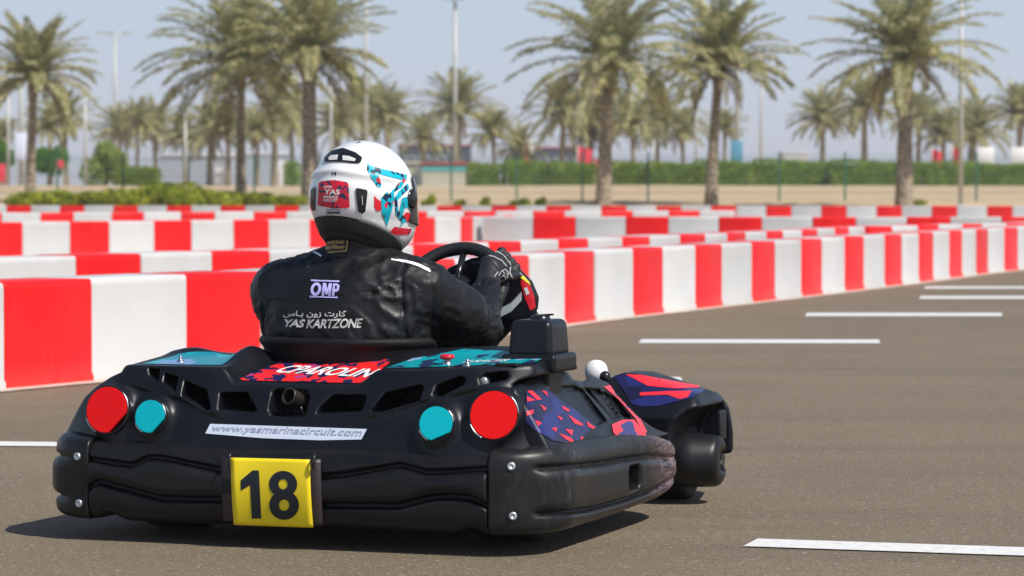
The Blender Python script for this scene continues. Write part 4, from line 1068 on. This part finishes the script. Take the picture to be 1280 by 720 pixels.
# ---- floor, wheels
bm = bmesh.new(); bm_box(bm, (-.36,.15,.05), (.36,1.9,.062), .004, 1); frombm('floor_pan', bm, M['blk'], kart)
for s_ in (-1, 1):
    tube('frame_tube', [(s_*.42,.1,.09),(s_*.40,.9,.085),(s_*.34,1.3,.085),(s_*.30,1.9,.10)], .016, M['gloss'], kart, 10)
tube('rear_axle', [(-.62,.42,.14),(.62,.42,.14)], .02, M['steel'], kart, 12)
def wheel(u, v, r_, w_):
    mtx = Matrix.Translation((u, v, r_)) @ Matrix.Rotation(R(90), 4, 'Y')
    t = empty('wheel', (0,0,0), 0, kart)
    lathe('tyre', [(r_*.5,-w_*.42),(r_*.86,-w_*.5),(r_*.97,-w_*.44),(r_,-w_*.3),(r_,w_*.3),(r_*.97,w_*.44),(r_*.86,w_*.5),(r_*.5,w_*.42)], M['rubber'], t, 36, mtx)
    lathe('rim', [(r_*.52,-w_*.40),(r_*.48,-w_*.30),(r_*.46,0),(r_*.2,.01),(0,.01)], M['alu'], t, 28, mtx)
for s_ in (-1, 1): wheel(s_*.52, .42, .14, .20); wheel(s_*.60, 1.74, .125, .13)
# ---- seat
def f_seat(u, v, z):
    k = np.clip((z-.15)/.42, 0, 1)
    a = .20+.055*k; b = .16+.05*k
    U = u+.03; V = v-(.60-.06*k)
    r_ = (np.sqrt((U/a)**2 + (V/b)**2)-1)*.19
    d = np.abs(r_) - .009
    zt = .560 - .22*sst(-.02,.16,V)
    d = smax(d, z-zt, .008)
    rim = np.sqrt(r_**2 + (z-zt+.003)**2) - .016; d = smin(d, rim, .008)
    fl = smax(r_, np.abs(z-.13)-.012, .01); d = smin(d, fl, .02)
    return smax(d, .11-z, .01)
seat = sdf_mesh('seat', f_seat, (-.33,.30,.10), (.27,.86,.60), .0065, M['seat'], kart)
# ---- steering
SW = Vector((.070,1.13,.690)); ax_ = Vector((0,-.80,.60)).normalized()
mS = Matrix.Translation(SW) @ ax_.to_track_quat('Z','Y').to_matrix().to_4x4()
bm = bmesh.new(); Rw = .160; n_ = 56
vr = []
for i in range(n_):
    a = 2*math.pi*i/n_; ring = []
    for j in range(12):
        b = 2*math.pi*j/12; rr = .0205*(1+.06*math.sin(a*8)*(1 if math.sin(b) < 0 else 0))
        ring.append(bm.verts.new(((Rw+rr*math.cos(b))*math.cos(a), (Rw+rr*math.cos(b))*math.sin(a), rr*math.sin(b))))
    vr.append(ring)
for i in range(n_):
    for j in range(12): bm.faces.new((vr[i][j], vr[(i+1)%n_][j], vr[(i+1)%n_][(j+1)%12], vr[i][(j+1)%12]))
bmesh.ops.transform(bm, matrix=mS, verts=bm.verts); bmesh.ops.recalc_face_normals(bm, faces=bm.faces)
sw = frombm('steering_wheel', bm, M['blk'], kart, True)
lathe('hub', [(0,.012),(.045,.010),(.06,0),(.05,-.02),(0,-.03)], M['gloss'], sw, 28, mS)
for a in (90, 210, 330): tube('spoke', [mS @ Vector((0,0,-.008)), mS @ Vector((Rw*math.cos(R(a)), Rw*math.sin(R(a)), -.004))], .011, M['gloss'], sw, 8)
tube('steering_column', [SW-ax_*.02, SW-ax_*.25, (.04,1.5,.30)], .013, M['gloss'], kart, 10)
# fairing in front of the wheel
FP = [(548,356),(560,336),(590,324),(622,320),(645,334),(662,352),(670,372),(668,392),(655,404),(638,410),(625,422),(604,440),(560,446),(520,446),(525,400)]
FPL = refpoly(FP, 1.24)
def f_fair(u, v, z):
    mk = poly2d(u, z, FPL); vv = 1.24 + .9*np.clip(.60-z,0,.5)*.5 + .6*(u-.15)**2
    d = np.abs(v-vv) - .018; return smax(d, mk-.004, .02)
us = [p[0] for p in FPL]; zs = [p[1] for p in FPL]
fair = sdf_mesh('steering_fairing', f_fair, (min(us)-.03,1.16,min(zs)-.03), (max(us)+.03,1.42,max(zs)+.03), .006, M['cowl'], kart)
T_fair = bvh(fair)
o = wrap('fairing_sticker', poly_bm([(650,350),(655,349),(663,358),(668,372),(669,384),(663,388),(656,372)]), T_fair, M['redp'], fair, None, .002, 4); tag(o, 'red round sticker on the fairing edge')
wrap('fairing_sticker', poly_bm([(650,347),(654,345),(661,353),(663,357),(656,351)]), T_fair, M['yellow'], fair, None, .003, 4)
wrap('fairing_sticker', poly_bm([(655,360),(659,359),(662,367),(658,369)]), T_fair, M['white'], fair, None, .0034, 3)
br = [onv(620,393,1.08), onv(638,384,1.10), onv(651,370,1.16)]
bm = bmesh.new(); hz = Vector((0,0,.013)); ny = Vector((.003,-.004,0))
for a, b in zip(br, br[1:]):
    v8 = [bm.verts.new(p) for p in (a-hz, b-hz, b+hz, a+hz, a-hz+ny*2, b-hz+ny*2, b+hz+ny*2, a+hz+ny*2)]
    for f_ in ((0,1,2,3),(7,6,5,4),(0,4,5,1),(3,2,6,7),(0,3,7,4),(1,5,6,2)): bm.faces.new([v8[i] for i in f_])
bmesh.ops.recalc_face_normals(bm, faces=bm.faces); frombm('steel_bracket', bm, M['alu'], kart)
# ================================================================== DRIVER
# built in the kart frame, then placed as a thing of its own
person_loc = Vector((OX, OY, 0))
def seg(P, q):  # helper for wrinkle directions
    return None
SL = (-.250,.555,.700); SR = (.185,.560,.705); EL = (-.345,.80,.575); ER = (.278,.800,.588)
WL = (-.120,1.03,.735); WR = (.226,1.010,.694); HL = (-.075,1.095,.765); HR = (.222,1.095,.770)
def folds(u, v, z):
    # cloth folds: long diagonal creases with sharper ridges
    w1 = vn(u*5+3, v*5, z*5)*1.3; w2 = vn(u*9, v*9+7, z*9)*.6
    a = 1-np.abs(vn(u*9+w1*1.2, v*9, z*20+w1*2.2-u*10)); b = 1-np.abs(vn(u*22+w2, v*14+4, z*34+w1*2+u*14))
    c = 1-np.abs(vn(u*40+w1, v*30, z*60+w2*3))
    return .0055*(a**4-.35) + .0050*(b**4-.4) + .0018*(c**3-.4) + .002*w2
def arm_folds(u, v, z, e):
    # rings of creases gathered round the elbow and cuff
    d = np.sqrt((u-e[0])**2+(v-e[1])**2+(z-e[2])**2)
    w = vn(u*14, v*14, z*14)
    q = np.sin(d*120+w*6 + (z-e[2])*50); return .006*np.exp(-(d/.13)**2)*(1-2*np.abs(q))
def f_body(u, v, z):
    lower = ell(u, v, z, (-.030,.545,.50), (.215,.150,.20))
    mid = ell(u, v, z, (-.035,.530,.60), (.262,.158,.165))
    up = ell(u, v, z, (-.035,.545,.700), (.262,.135,.105))
    tr1 = cap(u, v, z, (-.19,.555,.735), (-.02,.565,.795), .062, .075); tr2 = cap(u, v, z, (.15,.56,.74), (0,.565,.795), .060, .07)
    d = smin(smin(lower, mid, .06), up, .06); d = smin(smin(d, tr1, .05), tr2, .05)
    d = smin(d, cap(u, v, z, (-.015,.57,.78), (-.008,.585,.875), .076, .066), .03)
    # sleeves
    d = smin(d, cap(u, v, z, SL, EL, .094, .072), .035); d = smin(d, cap(u, v, z, EL, WL, .070, .043), .022)
    ar = smin(cap(u, v, z, SR, (.248,.68,.640), .094, .086), cap(u, v, z, (.248,.68,.640), ER, .086, .072), .03)
    d = smin(d, ar, .035); d = smin(d, cap(u, v, z, ER, WR, .064, .045), .022)
    # hips, thighs, knees, shins, feet
    d = smin(d, ell(u, v, z, (-.03,.60,.27), (.19,.17,.15)), .06)
    for s_ in (-1, 1):
        K = (-.02+s_*.20, 1.06, .40); A = (-.02+s_*.15, 1.46, .17); T = (-.02+s_*.15, 1.60, .24)
        d = smin(d, cap(u, v, z, (-.03+s_*.10,.66,.25), K, .098, .066), .03); d = smin(d, cap(u, v, z, K, A, .066, .045), .02)
        d = smin(d, cap(u, v, z, A, T, .042, .036), .02)
    f_ = folds(u, v, z); k = np.clip(1-np.abs(d)/.05, 0, 1)
    kz = sst(.42,.50,z)*(1-.7*sst(.80,.84,z))
    pm = np.exp(-((u+.10)/.15)**4 - ((z-.685)/.075)**4)*(v < .56)
    d = d - k*kz*f_*(1-.72*pm) - k*(arm_folds(u, v, z, ER) + arm_folds(u, v, z, (.262,1.0,.70))*.7)
    # seams on the back: yoke line and the side panel
    bk = v < .56
    s1 = np.abs(z-(.694+.02*np.sin(u*5))); d = d + np.where(bk & (u > -.26) & (u < .17), .004*np.exp(-(s1/.0035)**2), 0)
    s2 = np.abs(u-(.172-.12*(z-.70))); d = d + .006*np.exp(-(s2/.004)**2)*(v < .62)
    s3 = np.abs(u+(.262-.10*(z-.70))); d = d + .005*np.exp(-(s3/.004)**2)*(v < .60)
    s4 = np.abs((u-.225)+(v-.55)*.5); d = d + .005*np.exp(-(s4/.004)**2)*(z > .5)*(v < .75)
    return d
def hand_sdf(C, along, down, wr, k=1.1):
    """gloved hand closed round the rim: palm on the driver's side, fingers over the top and round the far side"""
    C = np.array(C); al = np.array(Vector(along).normalized()); dn = np.array(Vector(down).normalized())
    n_ = np.cross(al, dn); n_ /= np.linalg.norm(n_)
    if n_.dot(np.array(CL)-C) < 0: n_ = -n_
    fing = []
    for i, (a, L) in enumerate([(-.031,.85), (-.0105,1.0), (.0105,.97), (.030,.84)]):
        pts = [(a*.9,.028,.022), (a,-.010*L,.030), (a*1.05,-.034*L,.010), (a*1.05,-.028*L,-.020), (a,-.002,-.032)]
        fing.append([(p, q, .0120-.0007*j, .0114-.0007*j) for j, (p, q) in enumerate(zip(pts, pts[1:]))])
    th = [(-.030,.066,.016), (-.046,.044,.024), (-.050,.020,.026), (-.044,.000,.026)]
    thumb = [(p, q, .0145-.001*j, .0135-.001*j) for j, (p, q) in enumerate(zip(th, th[1:]))]
    w3 = np.array(wr)-C; Wl = tuple(float(w3.dot(e))/k for e in (al, dn, n_))
    def f(u, v, z):
        P = [((u-C[0])*e[0] + (v-C[1])*e[1] + (z-C[2])*e[2])/k for e in (al, dn, n_)]
        a, b, c = P
        tp = .042-.10*np.clip(b-.04,0,.05)
        d = rbox(a*.042/tp, b, c + .10*a*a/.042, (-.042,.010,.004), (.042,.092,.034), .014)
        for fg in fing:
            q = 1e3
            for s_ in fg: q = smin(q, cap(a, b, c, *s_), .003)
            kn = np.sqrt((a-fg[1][0][0])**2 + (b-fg[1][0][1])**2 + (c-fg[1][0][2]-.004)**2) - .0145; q = smin(q, kn, .004)
            d = smin(d, q, .0022)
        q = 1e3
        for s_ in thumb: q = smin(q, cap(a, b, c, *s_), .005)
        d = smin(d, q, .008)
        d = smin(d, cap(a, b, c, (0,.080,.018), Wl, .029, .036), .014)
        return (d + .0030*np.exp(-((b-.094)/.0035)**2) - .0018*np.exp(-((b-.110)/.006)**2))*k
    return f
person = sdf_mesh('person', f_body, (-.46,.34,.10), (.44,1.68,.96), .0085, M['suit'], None)
person.location = person_loc; person.rotation_euler = (0,0,-TH)
tag(person, 'driver seated in the kart in black racing suit, white helmet and black gloves', 'person')
T_per = bvh(person)
def rimpt(a, off=0): return mS @ Vector(((Rw+off)*math.cos(a), (Rw+off)*math.sin(a), 0))
M['glove'] = mat('glove_black', (.012,.012,.014), .55)
n = N(M['glove']); n.bump(n.noise(n.mp(), 160, 3), .4, .002)
for tg_, wr, side in ((Vector((.200,1.13,.790)), Vector(WR), 'right'), (Vector((-.085,1.13,.745)), Vector(WL), 'left')):
    a = min((2*math.pi*i/90 for i in range(90)), key=lambda t: (rimpt(t)-tg_).length)
    c = rimpt(a); tg = (rimpt(a+.1)-rimpt(a-.1)).normalized(); dn = (wr-c).normalized(); dn = (dn - tg*dn.dot(tg)*.5).normalized(); tg = (tg - dn*tg.dot(dn)).normalized()
    if side == 'left': tg = -tg
    g_ = sdf_mesh('glove', hand_sdf(c, tg, dn, wr), tuple(c-Vector((.19,.19,.19))), tuple(c+Vector((.17,.14,.14))), .0035, M['glove'], person)
    tag(g_, 'black racing glove on the ' + side + ' hand, closed round the rim')
    if side == 'right': gloveR = g_
T_gl = bvh(gloveR)
# glove prints
def stroke(pts, w_):
    bm = bmesh.new()
    P = [Vector((*p, 0)) for p in pts]; prev = None
    for i, p in enumerate(P):
        t = (P[min(i+1,len(P)-1)]-P[max(i-1,0)]).normalized(); n2 = Vector((-t.y, t.x, 0))*w_/2
        cur = (bm.verts.new(p+n2), bm.verts.new(p-n2))
        if prev: bm.faces.new((prev[0], cur[0], cur[1], prev[1]))
        prev = cur
    return bm
for pts in ([(611,320),(617,321),(622,324),(627,326),(631,331),(633,333)], [(623,345),(626,339),(631,337),(635,341),(634,347),(629,350),(625,352)], [(628,344),(632,346),(630,351)], [(622,340),(618,346)], [(616,316),(622,315),(629,319),(634,325),(638,331)], [(638,334),(637,341),(640,347)], [(627,338),(630,342),(627,346)]):
    wrap('glove_print', stroke(pts, 1.1), T_gl, M['gloveprint'], gloveR, None, .002, 2)
# collar ring and gold label
def f_collar(u, v, z):
    U = u+.010; V = v-.575; r_ = np.sqrt((U/1.0)**2+(V/1.05)**2); zz = z-(.842+.10*(U*0)+ .10*V)
    a = np.sqrt(np.maximum(np.abs(r_-.082)-.010,0)**2 + np.maximum(np.abs(zz)-.034,0)**2) - .008
    return a + .0015*np.sin(z*220)*0
collar = sdf_mesh('collar', f_collar, (-.13,.45,.76), (.11,.71,.91), .005, M['suit'], person)
T_col = bvh(collar)
lb = wrap('collar_label', poly_bm([(393.5,298.5),(436,299),(434.5,315),(395.5,318.5)]), T_col, M['ink'], collar, None, .003, 3); tag(lb, 'black label edged and lettered in gold')
for pts in ([(394,297.6),(435.6,298)], [(435.3,298),(433.8,313.6)], [(433.6,313.4),(396,317.2)], [(396,317),(394,298)]): wrap('label_edge', stroke(pts, 1.1), T_col, M['gold'], lb, None, .0045, 3)
wrap('lettering', text_bm('OMP RACING', .02, quad=[(398,300.5),(431,301),(430,304.5),(398.5,305)]), T_col, M['gold'], lb, None, .0045, 3)
wrap('lettering', text_bm('First Race Winners', .03, quad=[(397.5,306.5),(432,306),(431,310.5),(398.5,312.5)]), T_col, M['gold'], lb, None, .0045, 3)
# back prints
# print tree from a smoothed copy of the back is not needed: letters follow the cloth
def bprint(name, bm, m, off=.0022, st=4): return wrap(name, bm, T_per, m, person, None, off, st)
def ring_bm(cx, cy, rx, ry, hx, hy, sk=0, n_=32):
    bm = bmesh.new(); A = []
    for k1, k2 in ((rx, ry), (hx, hy)): A.append([bm.verts.new((cx+k1*math.cos(2*math.pi*i/n_) - sk*k2*math.sin(2*math.pi*i/n_), cy+k2*math.sin(2*math.pi*i/n_), 0)) for i in range(n_)])
    for i in range(n_): bm.faces.new((A[0][i], A[0][(i+1)%n_], A[1][(i+1)%n_], A[1][i]))
    return bm
bprint('back_print', ring_bm(395.3, 361.6, 6.6, 8.2, 3.1, 4.6, .12), M['lavender'])
bprint('back_print', poly_bm([(402.2,370),(404.2,354),(408.2,354.1),(409.3,362),(411.6,354.3),(415.4,354.5),(413.4,370.6),(410.2,370.5),(411.4,361.5),(409.4,368),(407.4,367.9),(406.6,361.3),(405.4,370.2)]), M['lavender'])
pp_ = bprint('back_print', poly_bm([(414.8,370.8),(416.8,354.6),(422,354.9),(424.8,357),(424.2,362.6),(421.4,365),(418.6,364.9),(417.9,371)]), M['lavender'])
bprint('back_print', poly_bm([(419.4,357.6),(421.6,357.7),(421.4,361.4),(419,361.4)]), M['suit'], .0036)
bprint('back_print', poly_bm([(389,349.8),(424.5,351.3),(424.4,353),(388.9,351.6)]), M['lavender'])
bprint('back_print', poly_bm([(387,369.8),(422.3,371.2),(422.2,373),(386.9,371.6)]), M['lavender'])
bprint('back_print', text_bm('YAS', .03, quad=[(356,399),(383,399.5),(379,409.5),(353,408.5)], space=.9), M['silver'])
bprint('back_print', text_bm('KARTZONE', .025, quad=[(386,399.5),(454,397.8),(451,410),(383,410.5)], space=.95), M['silver'])
AR_ = '\uFEB1\uFE8E\u0640\uFEF3 \u0646\u0648\u0632 \u062A\u0631\uFE8E\uFEDB'
bprint('back_print', text_bm(AR_, .02, quad=[(355,388.5),(433,388.5),(432,398),(354,397)]), M['silver'])
# shoulder piping
for pts, w_ in (([(384,312),(392,315.5),(398,318),(402,321)], 2.6), ([(489,324.5),(500,326.5),(512,329),(524,333),(538,340)], 2.0), ([(497,325),(510,327),(524,331),(537,337.5)], 1.6)):
    bprint('shoulder_piping', stroke(pts, w_), M['white'], .0025, 3)
# ---- helmet
yaw = -TH*0 - R(12.5) - 0; HC = Vector((-.004,.575,.985))
hm = Matrix.Translation(HC) @ Matrix.Rotation(R(-14), 4, 'Z') @ Matrix.Rotation(R(-6), 4, 'X')
hi = hm.inverted()
hA = np.array(hi)
def toh(u, v, z): return [hA[i][0]*u + hA[i][1]*v + hA[i][2]*z + hA[i][3] for i in range(3)]
def helm_core(x, y, z):
    ry = np.where(y < 0, .158, .165); rz = np.where(z > 0, .162, .200); rx = .152 - .010*np.clip(-z/.15, 0, 1)
    d = (np.sqrt((x/rx)**2 + (y/ry)**2 + (z/rz)**2)-1)*.15
    ch = ell(x, y, z, (0,.075,-.085), (.112,.118,.085)); return smin(d, ch, .05)
def f_helm(u, v, z):
    x, y, zz = toh(u, v, z)
    d = helm_core(x, y, zz)
    # lower edge runs down towards the chin
    cut = -(zz + .074 + .31*np.clip(y+.15, 0, .3))
    d = smax(d, cut, .012)
    # rear spoiler ridge and flank step
    rd = np.exp(-((zz-(.060-.10*np.abs(x)))/.012)**2)*sst(.02,-.06,y)*.006
    d = d - rd - .004*sst(.03,.0,zz-.02+.2*np.abs(x))*sst(.03,-.03,y)*sst(-.08,-.05,zz)
    d = smax(d, -(ell(x, y, zz, (0,.0,-.13), (.105,.115,.14))), .006)
    eye = np.maximum(np.maximum(.085-y, np.abs(zz+.012)-.058), helm_core(x,y,zz)*0-1); d = smax(d, -eye, .006)
    return d
helmet = sdf_mesh('helmet', f_helm, (-.19,.38,.80), (.19,.79,1.18), .0042, M['helmet'], person)
tag(helmet, 'white full-face helmet with red, navy and teal graphics')
T_hel = bvh(helmet)
def f_rim(u, v, z):
    x, y, zz = toh(u, v, z); c = zz + .074 + .31*np.clip(y+.15, 0, .3)
    d = helm_core(x, y, zz*.96) + .002
    d = smax(d, np.abs(c+.014)-.019, .006); d2 = smax(helm_core(x*1.08, y*1.08, zz*.93), np.abs(c+.026+.03*np.clip(y+.10,0,.2))-.024-.03*np.clip(y+.10,0,.2), .010)
    d = smin(d, d2, .008)
    return smax(d, -ell(x, y, zz, (0,0,-.15), (.085,.095,.14)), .006)
rim = sdf_mesh('helmet_liner', f_rim, (-.19,.38,.74), (.19,.80,1.0), .005, M['blk'], helmet)
def f_vis(u, v, z):
    x, y, zz = toh(u, v, z); d = np.abs(helm_core(x, y, zz) - .004) - .0022
    e = smax(np.abs(zz+.006)-.070, .062-y-.25*np.abs(zz), .02); return smax(d, e, .003)
vis = sdf_mesh('visor', f_vis, (-.19,.5,.86), (.19,.80,1.10), .004, M['visor'], helmet); 
for s_ in (-1, 1):
    c0 = hm @ Vector((s_*.147, .048, -.005)); dr = (hm.to_3x3() @ Vector((s_,.1,.0))).normalized()
    lathe('visor_pivot', [(0,.008),(.020,.007),(.028,.003),(.030,-.006),(.028,-.012)], M['gloss'], helmet, 28, Matrix.Translation(c0) @ dr.to_track_quat('Z','Y').to_matrix().to_4x4())
def hp(name, P, m, off=.0018, lab=None, st=3):
    o = wrap(name, poly_bm(P), T_hel, m, helmet, None, off, st)
    if lab: tag(o, lab)
    return o
def X(P): return [(370+x*170/720, 165+y*170/720) for x, y in P]   # measured on a detail of the photo
rs_ = hp('helmet_sticker', X([(122,270),(135,262),(200,255),(268,266),(278,275),(285,395),(278,402),(200,404),(122,390),(117,380)]), M['camohred'], .0018, 'red camouflage sticker with white lettering on the back of the helmet')
for s_, q in (('KARTING', [(150,285),(195,285),(192,298),(150,297)]), ('YAS', [(155,302),(236,305),(232,333),(150,330)]), ('MARINA', [(150,336),(226,338),(224,352),(148,350)]), ('CIRCUIT', [(148,354),(222,355),(220,369),(146,368)])):
    wrap('lettering', text_bm(s_, .03, quad=X(q)), T_hel, M['white'], rs_, None, .0034, 3)
gb = hp('helmet_sticker', X([(163,407),(235,407),(235,433),(163,433)]), M['greytxt'], .0018, 'small grey label under the red sticker')
wrap('lettering', text_bm('BLACK', .04, quad=X([(166,410),(232,410),(232,418),(166,418)])), T_hel, M['silver'], gb, None, .0032, 3)
wrap('lettering', text_bm('CROWN', .04, quad=X([(166,421),(232,421),(232,431),(166,431)])), T_hel, M['ink'], gb, None, .0032, 3)
for P, w_ in ((X([(190,232),(194,214)]),1.3), (X([(194,216),(202,226)]),1.2), (X([(202,226),(212,212)]),1.2), (X([(212,213),(209,234)]),1.3)):
    wrap('helmet_mark', stroke(P, w_), T_hel, M['ink'], helmet, None, .0018, 2)
# shard graphics on the right side
SH = [[(378,168),(400,180),(432,215),(452,280),(448,295),(428,290),(405,250),(375,200)], [(400,180),(470,200),(585,228),(582,258),(545,250),(440,225),(420,205)], [(585,240),(560,290),(520,318),(500,330),(540,270)],
 [(450,350),(480,315),(492,330),(515,300),(520,350),(505,420),(480,500),(452,420)], [(520,350),(545,310),(590,272),(597,300),(560,335),(535,360),(540,420),(560,440),(590,440),(605,470),(575,475),(560,490),(530,520),(560,480),(525,430)],
 [(600,340),(600,400),(575,400),(560,440),(545,420),(560,350)]]
for P in SH: hp('helmet_graphic', X(P), M['camohelm'], .0018)
hp('helmet_graphic', X([(414,336),(425,350),(448,368),(450,415),(425,418),(414,395)]), M['redp'], .0018)
hp('helmet_graphic', X([(495,530),(520,500),(565,508),(612,512),(600,540),(530,545)]), M['camohred'], .0018)
hp('helmet_graphic', X([(575,425),(598,425),(604,455),(588,478),(572,450)]), M['redp'], .0024)
hp('helmet_graphic', X([(300,55),(320,46),(345,42),(362,46),(345,55),(325,60)]), M['camohelm'], .0018)
hp('helmet_graphic', X([(92,200),(110,178),(128,165),(120,190),(92,228)]), M['camohelm'], .0018)
# vents
hv = hp('helmet_vent', X([(153,140),(188,104),(250,89),(315,112),(350,138),(345,160),(330,168),(290,165),(250,160),(200,158),(156,160)]), M['gloss'], .004, 'black top rear exhaust vent')
for P in ([(178,142),(188,130),(228,126),(222,152),(180,154)], [(250,130),(285,134),(318,148),(312,160),(250,154)]): wrap('vent_slot', poly_bm(X(P)), T_hel, M['silver'], hv, None, .0056, 3)
hv = hp('helmet_vent', X([(316,302),(326,298),(374,308),(378,320),(366,420),(352,430),(330,420),(318,330)]), M['gloss'], .004, 'black vertical vent right of the red sticker')
wrap('vent_slot', poly_bm(X([(332,322),(362,328),(358,350),(334,345)])), T_hel, M['blk'], hv, None, .0052, 3)
wrap('vent_slot', stroke(X([(350,338),(352,385)]), .8), T_hel, M['silver'], hv, None, .0060, 3)
hp('helmet_vent', X([(84,308),(100,292),(107,296),(104,412),(92,416),(82,395)]), M['gloss'], .004, 'black vertical vent left of the red sticker')
hp('helmet_band', X([(104,452),(118,446),(330,462),(330,486),(200,488),(100,486)]), M['blk'], .003, 'black lower rear band')
# ================================================================== LABELS OF THE BLOCKS
bpy.context.view_layer.update()
haze_box.hide_viewport = True; bpy.context.view_layer.update()
dg = bpy.context.evaluated_depsgraph_get()
ORD = 'first second third fourth fifth sixth seventh eighth ninth tenth eleventh twelfth thirteenth fourteenth fifteenth sixteenth seventeenth eighteenth nineteenth twentieth twenty-first twenty-second twenty-third twenty-fourth twenty-fifth twenty-sixth twenty-seventh twenty-eighth twenty-ninth thirtieth'.split()
def seen(o):
    n_ = 0
    for x in (-.36, -.18, 0, .18, .36):
        for y, z in ((-.205, .1), (-.205, .27), (-.2, .42), (-.19, .50), (0, .535)):
            q = o.matrix_world @ Vector((x, y, z)); d = q - cam_ob.location
            a = d.x/(d.y)*F; b = -(d.z/d.y + math.tan(PT))*F
            if abs(a) > 640 or abs(b) > 360: continue
            hit = S.ray_cast(dg, cam_ob.location, d.normalized(), distance=d.length+1)
            if hit[0] and hit[4].name == o.name: n_ += 1
    return n_ >= 1
for rowname, blocks in ROWS:
    cnt = {True: 0, False: 0}
    for o, red in blocks:
        c = 'red' if red else 'white'
        if seen(o):
            i = cnt[red]; cnt[red] += 1
            l = f'{ORD[min(i, 29)]} {c} plastic barrier block from the left in the {rowname}'
        else: l = f'{c} plastic barrier block hidden from view in the {rowname}'
        tag(o, l, 'barrier', 'red and white track barrier blocks, ' + rowname)
haze_box.hide_viewport = False; bpy.context.view_layer.update()
